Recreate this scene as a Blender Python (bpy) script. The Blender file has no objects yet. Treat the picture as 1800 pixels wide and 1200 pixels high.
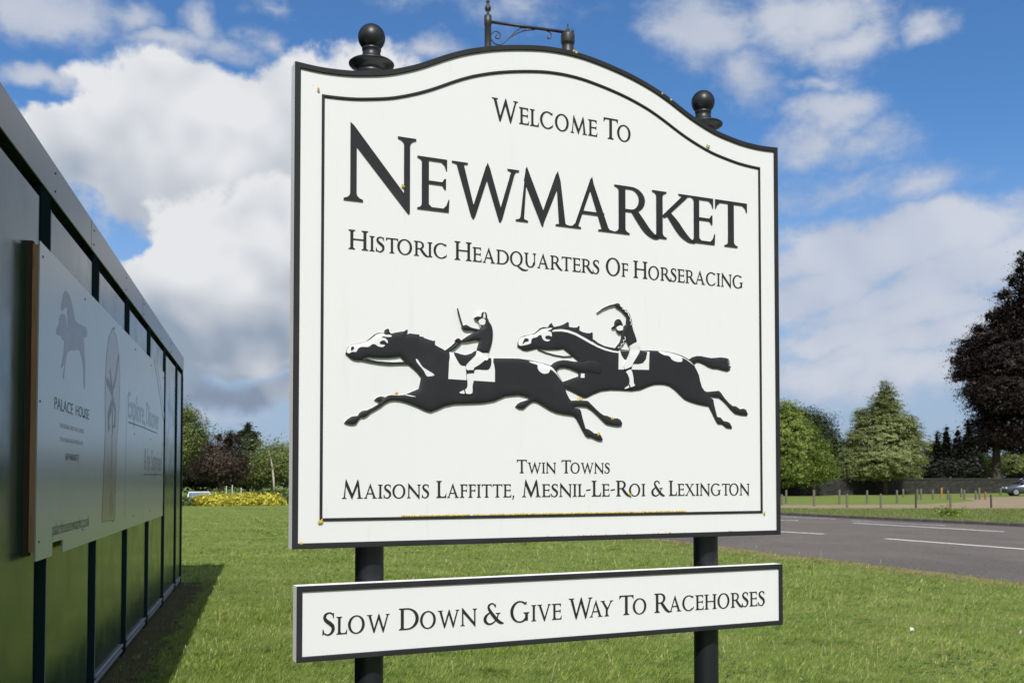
import bpy, math, random
import numpy as np
from mathutils import Vector, geometry
R = math.radians
sc = bpy.context.scene
col = sc.collection

# ------------------------------------------------------------------ camera
FPX, PPY, PITCH, EYE = 1750.0, 788.8, 0.0298, 1.6       # focal length and principal row for a frame 1800 wide
cam_d = bpy.data.cameras.new('camera')
cam = bpy.data.objects.new('camera', cam_d); col.objects.link(cam)
cam_d.sensor_width = 36.0; cam_d.sensor_fit = 'HORIZONTAL'; cam_d.lens = FPX / 1800 * 36
cam_d.shift_y = (PPY - 600) / 1800
cam_d.clip_start = 0.05; cam_d.clip_end = 3000
cam.location = (0, 0, EYE); cam.rotation_euler = (R(90) + PITCH, 0, 0)
cam_d.dof.use_dof = True; cam_d.dof.focus_distance = 3.4; cam_d.dof.aperture_fstop = 9.0
sc.camera = cam

def ray(px, py):
    """direction through a point of the photograph (1800 x 1200)"""
    a, b = (px - 900) / FPX, (PPY - py) / FPX
    c, s = math.cos(PITCH), math.sin(PITCH)
    return Vector((a, c - b * s, s + b * c))
def at(px, py, Y):
    d = ray(px, py); t = Y / d.y
    return Vector((d.x * t, Y, EYE + d.z * t))
def ground(px, py, z=0.0):
    d = ray(px, py); t = (z - EYE) / d.z
    return Vector((d.x * t, d.y * t, z))

# ------------------------------------------------------------------ light
SUN_EL, SUN_AZ = R(47), R(180 - 4.6)                    # azimuth clockwise from the view axis (+Y): behind the camera
to_sun = Vector((math.sin(SUN_AZ) * math.cos(SUN_EL), math.cos(SUN_AZ) * math.cos(SUN_EL), math.sin(SUN_EL)))
sun_d = bpy.data.lights.new('sun', 'SUN'); sun_d.energy = 4.0; sun_d.angle = R(0.53); sun_d.color = (1.0, 0.96, 0.895)
sun = bpy.data.objects.new('sun', sun_d); col.objects.link(sun)
sun.rotation_euler = (-to_sun).to_track_quat('-Z', 'Y').to_euler(); sun.location = (0, -20, 30)

W = bpy.data.worlds.new('World'); sc.world = W; W.use_nodes = True
SKY_STRENGTH = 0.1

class NG:
    """small helper for writing node trees"""
    def __init__(s, tree): s.t = tree; s.n = tree.nodes; s.l = tree.links
    def node(s, typ, **kw):
        n = s.n.new(typ)
        for k, v in kw.items(): setattr(n, k, v)
        return n
    def put(s, sock, v):
        if v is None: return
        if isinstance(v, bpy.types.NodeSocket): s.l.new(v, sock)
        else: sock.default_value = v
    def math(s, op, a, b=None, c=None, clamp=False):
        n = s.node('ShaderNodeMath', operation=op, use_clamp=clamp)
        for i, v in enumerate((a, b, c)): s.put(n.inputs[i], v)
        return n.outputs[0]
    def vmath(s, op, a, b=None, out=0):
        n = s.node('ShaderNodeVectorMath', operation=op); s.put(n.inputs[0], a); s.put(n.inputs[1], b)
        return n.outputs[out]
    def noise(s, vec, scale, detail=4, rough=0.5, lac=2.0, dist=0.0, out='Fac'):
        n = s.node('ShaderNodeTexNoise'); s.put(n.inputs['Vector'], vec)
        n.inputs['Scale'].default_value = scale; n.inputs['Detail'].default_value = detail
        n.inputs['Roughness'].default_value = rough; n.inputs['Lacunarity'].default_value = lac
        n.inputs['Distortion'].default_value = dist
        return n.outputs[out]
    def smooth(s, v, lo, hi, a=0.0, b=1.0):
        n = s.node('ShaderNodeMapRange', interpolation_type='SMOOTHSTEP'); s.put(n.inputs['Value'], v)
        for k, x in (('From Min', lo), ('From Max', hi), ('To Min', a), ('To Max', b)): s.put(n.inputs[k], x)
        return n.outputs['Result']
    def mix(s, f, a, b):
        n = s.node('ShaderNodeMix', data_type='RGBA'); s.put(n.inputs['Factor'], f)
        s.put(n.inputs[6], a); s.put(n.inputs[7], b)
        return n.outputs[2]

def rgba(c): return (c[0], c[1], c[2], 1.0)

def build_sky():
    g = NG(W.node_tree); g.n.clear()
    out = g.node('ShaderNodeOutputWorld'); bg = g.node('ShaderNodeBackground'); bg.inputs['Strength'].default_value = SKY_STRENGTH
    g.l.new(bg.outputs[0], out.inputs[0])
    sky = g.node('ShaderNodeTexSky', sky_type='NISHITA', sun_disc=False, sun_elevation=SUN_EL, sun_rotation=SUN_AZ)
    sky.altitude = 30; sky.air_density = 1.0; sky.dust_density = 0.0; sky.ozone_density = 10.0
    tc = g.node('ShaderNodeTexCoord')
    d = g.vmath('NORMALIZE', tc.outputs['Generated'])
    sp = g.node('ShaderNodeSeparateXYZ'); g.l.new(d, sp.inputs[0])
    az = g.math('ARCTAN2', sp.outputs['X'], sp.outputs['Y'])
    el = g.math('ARCSINE', sp.outputs['Z'])
    cb = g.node('ShaderNodeCombineXYZ'); g.l.new(az, cb.inputs[0]); g.l.new(el, cb.inputs[1])
    wob = g.noise(d, 5.0, 5, 0.6, out='Color')                                 # ragged outlines for every cloud
    wob = g.vmath('MULTIPLY', g.vmath('SUBTRACT', wob, (0.5, 0.5, 0.5)), (0.17, 0.11, 0.0))
    ae = g.vmath('ADD', cb.outputs[0], wob)
    # cloud streets: azimuth and elevation in degrees (x right of the view axis), half sizes, weight
    def deg(px, py):
        v = ray(px, py).normalized()
        return math.degrees(math.atan2(v.x, v.y)), math.degrees(math.asin(v.z))
    def field(blobs):
        acc = None
        for px, py, rx, ry, w in blobs:
            a0, e0 = deg(px, py)
            k = math.degrees(1 / FPX)
            sub = g.vmath('SUBTRACT', ae, (R(a0), R(e0), 0))
            mul = g.vmath('MULTIPLY', sub, (1 / R(rx * k * 0.92), 1 / R(ry * k * 0.92), 0))
            ln = g.vmath('LENGTH', mul, out=1)
            v = g.math('MULTIPLY_ADD', ln, -w, w)
            acc = v if acc is None else g.math('MAXIMUM', acc, v)
        return acc
    # domain for the noises: direction stretched flat towards the horizon
    zz = g.math('ADD', sp.outputs['Z'], 0.32)
    pc = g.node('ShaderNodeCombineXYZ')
    g.l.new(g.math('DIVIDE', sp.outputs['X'], zz), pc.inputs[0]); g.l.new(g.math('DIVIDE', sp.outputs['Y'], zz), pc.inputs[1]); g.l.new(sp.outputs['Z'], pc.inputs[2])
    P = pc.outputs[0]
    far = g.smooth(sp.outputs['Y'], 0.05, 0.45, 1.0, 0.0)                     # away from the view the same kind of sky goes on
    farn = g.noise(P, 1.5, 4, 0.55)
    n1 = g.noise(d, 9.0, 9, 0.63)
    ncoarse = g.noise(d, 6.0, 3, 0.5)
    nup = g.noise(g.vmath('ADD', d, (0.006, 0.0, 0.030)), 6.0, 3, 0.5)
    relief = g.math('SUBTRACT', ncoarse, nup)
    def heap_layer(blobs, holes, elo, ehi, soft, far_on, dark=(2.55, 3.05, 3.80, 1)):
        """one bank of heaped cloud: bright crown, grey base (elevations in degrees)"""
        f = field(blobs)
        if holes: f = g.math('SUBTRACT', f, g.math('MAXIMUM', field(holes), 0.0))
        if far_on: f = g.math('MAXIMUM', f, g.math('ADD', g.math('MULTIPLY', far, g.math('MULTIPLY_ADD', farn, 3.2, -1.22)), g.math('ADD', far, -1.0)))
        h = g.math('ADD', g.math('ADD', f, g.math('MULTIPLY_ADD', n1, 1.5, -0.75)), g.math('MULTIPLY_ADD', ncoarse, 0.9, -0.40))
        al = g.smooth(h, 0.0, soft)
        base = g.smooth(g.math('ADD', el, g.math('MULTIPLY_ADD', ncoarse, 0.10, -0.05)), R(elo), R(ehi), 0.10, 1.0)
        sh = g.math('ADD', g.math('MULTIPLY_ADD', relief, 3.3, base), g.math('MULTIPLY_ADD', n1, 0.5, -0.25))
        sh = g.math('ADD', sh, g.smooth(h, 0.0, 0.55, 0.14, -0.04), clamp=True)
        return al, g.mix(sh, dark, (5.95, 6.03, 6.2, 1))
    upper = heap_layer([(320, 235, 310, 115, 1.2), (130, 230, 140, 85, 1.1), (230, 300, 120, 80, 0.8), (480, 235, 140, 115, 1.1), (440, 320, 200, 100, 1.1), (650, 280, 240, 150, 0.8), (830, 380, 260, 180, 1.1), (1050, 470, 260, 190, 1.1), (300, 310, 150, 80, 0.6), (-200, 300, 300, 200, 0.8)],  # blobs behind the board are unseen, added so the hoarding reflects grey
                       [(60, 150, 110, 30, 0.5)], 12.5, 20.5, 0.26, True)
    lower = heap_layer([(420, 465, 200, 125, 1.2), (480, 400, 100, 85, 1.0), (300, 500, 120, 85, 1.0), (390, 570, 260, 60, 1.0), (560, 520, 200, 130, 0.9), (80, 620, 260, 150, 0.8)],
                       [(235, 400, 70, 40, 0.6)], 7.8, 13.5, 0.24, False, (2.25, 2.75, 3.50, 1))
    low = heap_layer([(430, 615, 200, 30, 0.9), (560, 620, 200, 40, 0.9)], None, 6.4, 8.2, 0.5, False)
    lowest = heap_layer([(400, 665, 260, 40, 1.3), (620, 660, 260, 42, 1.3)], None, 10.0, 15.0, 1.15, False, (1.85, 2.30, 3.10, 1))
    # --- broken and thin clouds
    thin = [(100, 15, 150, 60, 1.0), (250, 45, 75, 40, 1.0), (310, 95, 130, 28, 0.9), (362, 55, 35, 60, 0.8), (35, 130, 90, 24, 1.0), (470, 25, 45, 20, 0.6),
            (440, 90, 30, 25, 0.5), (750, 100, 90, 22, 0.55), (690, 20, 90, 30, 0.4), (950, 30, 150, 40, 0.45),
            (1265, 50, 110, 90, 0.9), (1345, 130, 80, 70, 0.85), (1440, 30, 140, 75, 0.95), (1470, 80, 90, 55, 0.85), (1600, 62, 70, 30, 0.7), (1440, 145, 70, 18, 0.5),
            (1455, 205, 95, 42, 0.8), (1420, 260, 90, 45, 0.6), (1520, 262, 110, 50, 0.5), (1480, 330, 140, 45, 0.6), (1620, 335, 90, 30, 0.4),
            (1480, 435, 230, 70, 1.7), (1640, 420, 220, 64, 1.6), (1720, 475, 220, 70, 1.4), (1430, 485, 150, 60, 1.2), (1600, 520, 210, 56, 1.3),
            (1500, 580, 180, 40, 1.2), (1640, 555, 170, 46, 1.4), (1600, 610, 260, 48, 1.2), (1750, 590, 180, 70, 1.2), (1450, 640, 340, 70, 1.0), (1650, 660, 300, 66, 1.0),
            (360, 700, 60, 25, 0.7)]
    tf = field(thin)
    wv = g.vmath('MULTIPLY', d, (1.0, 1.0, 1.7))
    n3 = g.noise(wv, 9.0, 9, 0.66, dist=0.15)
    far_t = g.math('MULTIPLY', far, g.math('MULTIPLY_ADD', farn, -2.6, 1.2))
    tm = g.math('ADD', g.math('MAXIMUM', tf, g.math('MULTIPLY_ADD', far, 1.0, g.math('ADD', far_t, -1.0))), g.math('MULTIPLY_ADD', n3, 2.0, -0.90))
    talpha = g.smooth(tm, -0.08, 0.80, 0.0, 0.90)
    tsh = g.math('MULTIPLY_ADD', relief, 2.0, g.smooth(tm, 0.0, 1.1, 0.30, 0.80), clamp=True)
    tcol = g.mix(tsh, (2.85, 3.40, 4.45, 1), (4.9, 5.10, 5.60, 1))
    # --- pale air towards the horizon
    hz = g.smooth(el, R(1.0), R(19.0), 0.93, 0.0)
    skyc = g.mix(hz, g.vmath('MULTIPLY', sky.outputs[0], (0.80, 0.96, 1.0)), (2.65, 3.35, 4.45, 1))
    c = g.mix(talpha, skyc, tcol)
    for al, cc in (lowest, low, upper, lower): c = g.mix(al, c, cc)
    g.l.new(c, bg.inputs['Color'])
build_sky()
W.cycles.sampling_method = 'MANUAL'; W.cycles.sample_map_resolution = 512

vs = sc.view_settings
vs.view_transform = 'Standard'; vs.look = 'None'; vs.exposure = 0.4; vs.gamma = 1.0; vs.use_curve_mapping = False
sc.render.film_transparent = False
sc.cycles.use_denoising = True
sc.cycles.max_bounces = 8; sc.cycles.diffuse_bounces = 3; sc.cycles.glossy_bounces = 3; sc.cycles.transmission_bounces = 4
sc.cycles.sample_clamp_indirect = 8
# ------------------------------------------------------------------ helpers: materials
def material(name, color, rough=0.5, spec=0.5, metal=0.0, var=None, coat=0.0, bump=None, trans=None, translucent=0.0):
    """var: list of (scale, detail, lo, hi, colour[, stretch]) layers mixed over the base by a noise threshold
       bump: (scale, strength, distance)"""
    m = bpy.data.materials.new(name); m.use_nodes = True
    g = NG(m.node_tree); bs = g.n['Principled BSDF']
    tc = g.node('ShaderNodeTexCoord'); vec = tc.outputs['Object']
    c = rgba(color)
    for L in (var or []):
        sc_, det, lo, hi, cc = L[:5]
        v = vec
        if len(L) > 5: v = g.vmath('MULTIPLY', vec, L[5])
        f = g.smooth(g.noise(v, sc_, det, 0.6), lo, hi)
        c = g.mix(f, c, rgba(cc))
    g.put(bs.inputs['Base Color'], c)
    bs.inputs['Roughness'].default_value = rough; bs.inputs['Metallic'].default_value = metal
    bs.inputs['Specular IOR Level'].default_value = spec; bs.inputs['Coat Weight'].default_value = coat
    if bump:
        b = g.node('ShaderNodeBump'); g.put(b.inputs['Height'], g.noise(vec, bump[0], 5, 0.6))
        b.inputs['Strength'].default_value = bump[1]; b.inputs['Distance'].default_value = bump[2]
        g.l.new(b.outputs[0], bs.inputs['Normal'])
    return m

def leaf_material(name, dark, light, tip=None, translucency=0.3, rough=0.55, patch=None):
    """every leaf is its own island: its colour is drawn from dark..light"""
    m = bpy.data.materials.new(name); m.use_nodes = True
    g = NG(m.node_tree); g.n.clear()
    geo = g.node('ShaderNodeNewGeometry'); rnd = geo.outputs['Random Per Island']
    c = g.mix(rnd, rgba(dark), rgba(light))
    if tip:
        f = g.smooth(g.math('FRACT', g.math('MULTIPLY', rnd, 37.7)), tip[1], min(1.0, tip[1] + 0.05)); c = g.mix(f, c, rgba(tip[0]))
    if patch:
        for (scl, lo, hi, pc_) in patch:
            f = g.smooth(g.noise(geo.outputs['Position'], scl, 4, 0.6), lo, hi); c = g.mix(f, c, rgba(pc_))
    d = g.node('ShaderNodeBsdfPrincipled'); g.l.new(c, d.inputs['Base Color']); d.inputs['Roughness'].default_value = rough; d.inputs['Specular IOR Level'].default_value = 0.3
    t = g.node('ShaderNodeBsdfTranslucent'); g.l.new(c, t.inputs['Color'])
    mx = g.node('ShaderNodeMixShader'); mx.inputs[0].default_value = translucency
    g.l.new(d.outputs[0], mx.inputs[1]); g.l.new(t.outputs[0], mx.inputs[2])
    o = g.node('ShaderNodeOutputMaterial'); g.l.new(mx.outputs[0], o.inputs[0])
    return m

# ------------------------------------------------------------------ helpers: objects and meshes
def tag(o, label=None, cat=None, group=None, kind=None):
    if label: o['label'] = label
    if cat: o['category'] = cat
    if group: o['group'] = group
    if kind: o['kind'] = kind
    return o
def empty(name, loc=(0, 0, 0), rz=0.0, parent=None):
    o = bpy.data.objects.new(name, None); col.objects.link(o); o.location = loc; o.rotation_euler = (0, 0, rz)
    o.empty_display_size = 0.1
    if parent: o.parent = parent
    return o
def link_mesh(name, me, parent=None):
    o = bpy.data.objects.new(name, me); col.objects.link(o)
    if parent: o.parent = parent
    return o

class MB:
    def __init__(s): s.v = []; s.f = []; s.m = []; s.sm = []
    def add(s, vs, fs, mat=0, smooth=False):
        b = len(s.v); s.v += [tuple(v) for v in vs]
        for f in fs: s.f.append([b + i for i in f]); s.m.append(mat); s.sm.append(smooth)
        return s
    def box(s, x0, x1, y0, y1, z0, z1, mat=0):
        vs = [(x0, y0, z0), (x1, y0, z0), (x1, y1, z0), (x0, y1, z0), (x0, y0, z1), (x1, y0, z1), (x1, y1, z1), (x0, y1, z1)]
        return s.add(vs, [(0, 3, 2, 1), (4, 5, 6, 7), (0, 1, 5, 4), (1, 2, 6, 5), (2, 3, 7, 6), (3, 0, 4, 7)], mat)
    def bbox(s, x0, x1, y0, y1, z0, z1, b, mat=0):
        """box with chamfered edges (b)"""
        vs = []; 
        for x, sx in ((x0, 1), (x1, -1)):
            for y, sy in ((y0, 1), (y1, -1)):
                for z, sz in ((z0, 1), (z1, -1)):
                    vs += [(x, y + sy * b, z + sz * b), (x + sx * b, y, z + sz * b), (x + sx * b, y + sy * b, z)]
        i = lambda a, c, d, k: ((a * 2 + c) * 2 + d) * 3 + k
        fs = []
        for a in (0, 1):
            q = [i(a, 0, 0, 0), i(a, 0, 1, 0), i(a, 1, 1, 0), i(a, 1, 0, 0)]; fs.append(q if a == 0 else q[::-1])
            q = [i(0, a, 0, 1), i(1, a, 0, 1), i(1, a, 1, 1), i(0, a, 1, 1)]; fs.append(q if a == 0 else q[::-1])
            q = [i(0, 0, a, 2), i(0, 1, a, 2), i(1, 1, a, 2), i(1, 0, a, 2)]; fs.append(q if a == 0 else q[::-1])
        for a in (0, 1):
            for c in (0, 1):
                fs.append([i(a, c, 0, 0), i(a, c, 0, 1), i(a, c, 1, 1), i(a, c, 1, 0)])
                fs.append([i(a, 0, c, 0), i(a, 0, c, 2), i(a, 1, c, 2), i(a, 1, c, 0)])
                fs.append([i(0, a, c, 1), i(0, a, c, 2), i(1, a, c, 2), i(1, a, c, 1)])
                for d in (0, 1): fs.append([i(a, c, d, 0), i(a, c, d, 1), i(a, c, d, 2)])
        return s.add(vs, fs, mat)
    def lathe(s, prof, n=24, center=(0, 0, 0), mat=0, smooth=True, cap=True):
        """prof: (radius, z)"""
        vs = []; fs = []
        for r, z in prof:
            for k in range(n):
                a = 2 * math.pi * k / n; vs.append((center[0] + r * math.cos(a), center[1] + r * math.sin(a), center[2] + z))
        for j in range(len(prof) - 1):
            for k in range(n):
                k2 = (k + 1) % n; fs.append((j * n + k, j * n + k2, (j + 1) * n + k2, (j + 1) * n + k))
        s.add(vs, fs, mat, smooth)
        if cap:
            b = len(s.v) - len(vs)
            s.f.append([b + k for k in range(n)][::-1]); s.m.append(mat); s.sm.append(False)
            b2 = b + (len(prof) - 1) * n
            s.f.append([b2 + k for k in range(n)]); s.m.append(mat); s.sm.append(False)
        return s
    def tube(s, pts, rad, n=8, mat=0, smooth=True, cap=True):
        pts = [Vector(p) for p in pts]
        rad = rad if isinstance(rad, (list, tuple)) else [rad] * len(pts)
        vs = []; fs = []; up = Vector((0.13, 0.07, 1)).normalized()
        t0 = (pts[1] - pts[0]).normalized(); x = t0.cross(up)
        if x.length < 1e-3: x = t0.cross(Vector((1, 0, 0)))
        x.normalize()
        for i, p in enumerate(pts):
            t = (pts[min(i + 1, len(pts) - 1)] - pts[max(i - 1, 0)]).normalized()
            x = (x - t * x.dot(t)).normalized(); y = t.cross(x)
            for k in range(n):
                a = 2 * math.pi * k / n; vs.append(p + (x * math.cos(a) + y * math.sin(a)) * rad[i])
        for j in range(len(pts) - 1):
            for k in range(n):
                k2 = (k + 1) % n; fs.append((j * n + k, j * n + k2, (j + 1) * n + k2, (j + 1) * n + k))
        if cap: fs.append(tuple(range(n))[::-1]); fs.append(tuple((len(pts) - 1) * n + k for k in range(n)))
        return s.add(vs, fs, mat, smooth)
    def build(s, name, mats, parent=None, link=True):
        me = bpy.data.meshes.new(name); me.from_pydata(s.v, [], s.f)
        for m in (mats if isinstance(mats, (list, tuple)) else [mats]): me.materials.append(m)
        me.polygons.foreach_set('material_index', s.m); me.polygons.foreach_set('use_smooth', s.sm); me.update()
        return link_mesh(name, me, parent) if link else me

def copy_tree(o, parent=None):
    c = o.copy(); col.objects.link(c); c.parent = parent
    for ch in list(o.children): copy_tree(ch, c)
    return c

def quad_mesh(name, V, mats, midx=None, n=4):
    """V: (N, n, 3) separate faces with n corners each, built fast"""
    N = len(V); me = bpy.data.meshes.new(name)
    me.vertices.add(N * n); me.vertices.foreach_set('co', V.reshape(-1).astype(np.float32))
    me.loops.add(N * n); me.loops.foreach_set('vertex_index', np.arange(N * n, dtype=np.int32))
    me.polygons.add(N); me.polygons.foreach_set('loop_start', np.arange(0, N * n, n, dtype=np.int32))
    for m in (mats if isinstance(mats, (list, tuple)) else [mats]): me.materials.append(m)
    if midx is not None: me.polygons.foreach_set('material_index', midx.astype(np.int32))
    me.update(calc_edges=True); me.validate()
    return me

def catmull(pts, n=6, closed=False):
    P = [Vector((p[0], p[1])) for p in pts]; out = []; N = len(P)
    for i in range(N if closed else N - 1):
        p0 = P[(i - 1) % N] if closed or i > 0 else P[0]; p1 = P[i]; p2 = P[(i + 1) % N]
        p3 = P[(i + 2) % N] if closed or i + 2 < N else P[-1]
        for k in range(n):
            t = k / n
            out.append(0.5 * ((2 * p1) + (p2 - p0) * t + (2 * p0 - 5 * p1 + 4 * p2 - p3) * t * t + (3 * p1 - p0 - 3 * p2 + p3) * t ** 3))
    if not closed: out.append(P[-1])
    return [(p.x, p.y) for p in out]

def area2(poly):
    return sum(poly[i][0] * poly[(i + 1) % len(poly)][1] - poly[(i + 1) % len(poly)][0] * poly[i][1] for i in range(len(poly)))
def ccw(poly): return poly if area2(poly) > 0 else poly[::-1]

def union(polys, extra=(), eps=1e-5):
    """flat union of simple polygons -> (points, triangles, boundary edges)"""
    vs = []; fs = []
    for p in polys:
        p = ccw(p); q = []
        for a in p:
            if not q or abs(a[0] - q[-1][0]) + abs(a[1] - q[-1][1]) > 4 * eps: q.append(a)
        if len(q) < 3: continue
        fs.append(list(range(len(vs), len(vs) + len(q)))); vs += [Vector(a) for a in q]
    vs += [Vector(a) for a in extra]
    ov, oe, of, _, _, fo = geometry.delaunay_2d_cdt(vs, [], fs, 1, eps, True)
    tris = [tuple(f) for f, o in zip(of, fo) if len(o)]
    cnt = {}
    for t in tris:
        for a, b in ((t[0], t[1]), (t[1], t[2]), (t[2], t[0])): cnt[(a, b)] = 1
    bd = [e for e in cnt if (e[1], e[0]) not in cnt]
    return [(v.x, v.y) for v in ov], tris, bd

def flat_relief(polys, h, y0=0.0, band=0.55):
    """raised flat shape in the x/z plane facing -Y: front (0), upper side band (1), lower side band (2)"""
    p, tris, bd = union(polys); m = MB(); n = len(p)
    used = sorted({i for t in tris for i in t}); ix = {a: k for k, a in enumerate(used)}
    m.add([(p[i][0], y0 - h, p[i][1]) for i in used], [tuple(ix[i] for i in t) for t in tris], 0)
    for a, b in bd:
        A, B = p[a], p[b]; yb = y0 - h * (1 - band)
        m.add([(A[0], y0 - h, A[1]), (B[0], y0 - h, B[1]), (B[0], yb, B[1]), (A[0], yb, A[1])], [(0, 3, 2, 1)], 1)
        m.add([(A[0], yb, A[1]), (B[0], yb, B[1]), (B[0], y0, B[1]), (A[0], y0, A[1])], [(0, 3, 2, 1)], 2)
    return m

class Relief:
    """moulded relief: a wall of height h0 all round, then a rounded rise of h1 over the distance r"""
    def __init__(s, polys, h0, h1, r, y0=0.0, grid=0.008):
        s.h0, s.h1, s.r, s.y0, s.grid = h0, h1, r, y0, grid; s.polys = polys
        p, t, bd = union(polys)
        A = np.array([p[a] for a, b in bd]); B = np.array([p[b] for a, b in bd]); s.A, s.D = A, B - A
        s.L = np.maximum((s.D ** 2).sum(1), 1e-12)
        allp = np.array([q for po in polys for q in po]); s.lo, s.hi = allp.min(0), allp.max(0)
    def dist(s, Q):
        Q = np.asarray(Q, float); out = np.empty(len(Q))
        for k in range(0, len(Q), 2000):
            q = Q[k:k + 2000, None, :]; w = q - s.A[None]
            t = np.clip((w * s.D[None]).sum(2) / s.L[None], 0, 1)
            out[k:k + 2000] = np.sqrt(((w - t[..., None] * s.D[None]) ** 2).sum(2)).min(1)
        return out
    def height(s, Q):
        d = np.clip(s.dist(Q) / s.r, 0, 1)
        return s.h0 + s.h1 * np.sqrt(np.maximum(0, 1 - (1 - d) ** 2))
    def gridpts(s, lo, hi, g):
        xs = np.arange(lo[0] + g / 3, hi[0], g); ys = np.arange(lo[1] + g / 3, hi[1], g)
        X, Y = np.meshgrid(xs, ys); X = X + (np.arange(len(ys)) % 2 * g / 2)[:, None]
        return np.stack([X.ravel(), Y.ravel()], 1)
    def body(s):
        G = s.gridpts(s.lo, s.hi, s.grid)
        G = G[s.dist(G) > 0.002]
        p, tris, bd = union(s.polys, [tuple(a) for a in G])
        used = sorted({i for t in tris for i in t}); ix = {a: k for k, a in enumerate(used)}
        Q = np.array([p[i] for i in used]); H = s.height(Q)
        m = MB()
        m.add([(q[0], s.y0 - h, q[1]) for q, h in zip(Q, H)], [tuple(ix[i] for i in t) for t in tris], 0, True)
        for a, b in bd:
            A, B = p[a], p[b]; yb = s.y0 - s.h0 * 0.45
            m.add([(A[0], s.y0 - s.h0, A[1]), (B[0], s.y0 - s.h0, B[1]), (B[0], yb, B[1]), (A[0], yb, A[1])], [(0, 3, 2, 1)], 0)
            m.add([(A[0], yb, A[1]), (B[0], yb, B[1]), (B[0], s.y0, B[1]), (A[0], s.y0, A[1])], [(0, 3, 2, 1)], 1)
        return m
    def patch(s, polys, lift):
        """a painted layer lying on the relief, lift above it"""
        a = np.array([q for po in polys for q in po]); lo, hi = a.min(0), a.max(0)
        G = s.gridpts(lo, hi, s.grid)
        p, tris, bd = union(polys, [tuple(x) for x in G])
        used = sorted({i for t in tris for i in t}); ix = {k: j for j, k in enumerate(used)}
        Q = np.array([p[i] for i in used]); H = s.height(Q) + lift
        m = MB()
        m.add([(q[0], s.y0 - h, q[1]) for q, h in zip(Q, H)], [tuple(ix[i] for i in t) for t in tris], 0, True)
        for a_, b_ in bd:
            A, B = p[a_], p[b_]; ha, hb = H[ix[a_]], H[ix[b_]]
            m.add([(A[0], s.y0 - ha, A[1]), (B[0], s.y0 - hb, B[1]), (B[0], s.y0 - hb + lift + 0.001, B[1]), (A[0], s.y0 - ha + lift + 0.001, A[1])], [(0, 3, 2, 1)], 0)
        return m

def strip(pts, wid):
    """centre line + widths -> list of quads"""
    w = wid if isinstance(wid, (list, tuple)) else [wid] * len(pts)
    L, Rr = [], []
    for i in range(len(pts)):
        a = pts[max(i - 1, 0)]; b = pts[min(i + 1, len(pts) - 1)]
        dx, dy = b[0] - a[0], b[1] - a[1]; l = math.hypot(dx, dy) or 1
        nx, ny = -dy / l, dx / l
        L.append((pts[i][0] + nx * w[i] / 2, pts[i][1] + ny * w[i] / 2)); Rr.append((pts[i][0] - nx * w[i] / 2, pts[i][1] - ny * w[i] / 2))
    return [[L[i], Rr[i], Rr[i + 1], L[i + 1]] for i in range(len(pts) - 1)]
def curve_strip(pts, wid, n=6):
    c = catmull(pts, n); w = catmull([(i, x) for i, x in enumerate(wid)], n)
    return strip(c, [max(0.004, q[1]) for q in w])
# ------------------------------------------------------------------ roman capitals drawn as outlines (cap height 1)
TK, TN, SF, SH = 0.134, 0.072, 0.085, 0.034             # thick, thin, serif reach, serif height
def stem(x, w, y0=0.0, y1=1.0, bl=SF, br=SF, tl=SF, tr=SF):
    k = 0.075
    def foot(xe, ext, yb, sy, sx):
        return [(xe + sx * ext, yb), (xe + sx * ext, yb + sy * SH * 0.8), (xe + sx * ext * .45, yb + sy * (SH + .012)), (xe + sx * ext * .12, yb + sy * (SH + .04)), (xe, yb + sy * (SH + k))] if ext > 0 else [(xe, yb)]
    p = foot(x + w, br, y0, 1, 1) + foot(x + w, tr, y1, -1, 1)[::-1] + foot(x, tl, y1, -1, -1) + foot(x, bl, y0, 1, -1)[::-1]
    return [p]
def dia(xb, xt, w, y0=0.0, y1=1.0): return [[(xb, y0), (xb + w, y0), (xt + w, y1), (xt, y1)]]
def slab(x0, x1, y, up=1, peak=None):
    """serif slab with a swelling towards the stroke"""
    c = (x0 + x1) / 2 if peak is None else peak; q = (x1 - x0) * .22
    return [[(x0, y), (x1, y), (x1, y + up * SH * .8), (c + q, y + up * (SH + .012)), (c + q * .55, y + up * (SH + .05)), (c - q * .55, y + up * (SH + .05)), (c - q, y + up * (SH + .012)), (x0, y + up * SH * .8)]]
def ring(cx, cy, rx, ry, tx, ty, a0=0, a1=360, tilt=6, n=44):
    """round stroke: thickness tx at the sides, ty at top and bottom"""
    out = []; tl = R(tilt); N = max(6, int(n * abs(a1 - a0) / 360)); pr = None
    for i in range(N + 1):
        a = R(a0 + (a1 - a0) * i / N)
        o = (cx + rx * math.cos(a), cy + ry * math.sin(a))
        b = a - 0.0
        ix, iy = (rx - tx) * math.cos(b), (ry - ty) * math.sin(b)
        s_ = math.tan(tl) * .35
        inn = (cx + ix + s_ * iy * .35, cy + iy)
        if pr: out.append([pr[0], o, inn, pr[1]])
        pr = (o, inn)
    return out
def beak_top(x, y=1.0, h=.21, w=.05): return [[(x, y), (x, y - h), (x - w * .35, y - h), (x - w, y - h * .55), (x - w * 2.2, y - .062), (x - w * 2.6, y)]]
def beak_bot(x, h=.24, w=.05): return [[(x - w * 2.6, 0), (x - w * 2.4, .06), (x - w * 1.2, h * .5), (x - w * .3, h), (x, h), (x - w * .2, 0)]]
def arm(x0, x1, y, t): return [[(x0, y), (x1, y), (x1, y + t), (x0, y + t)]]
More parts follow.
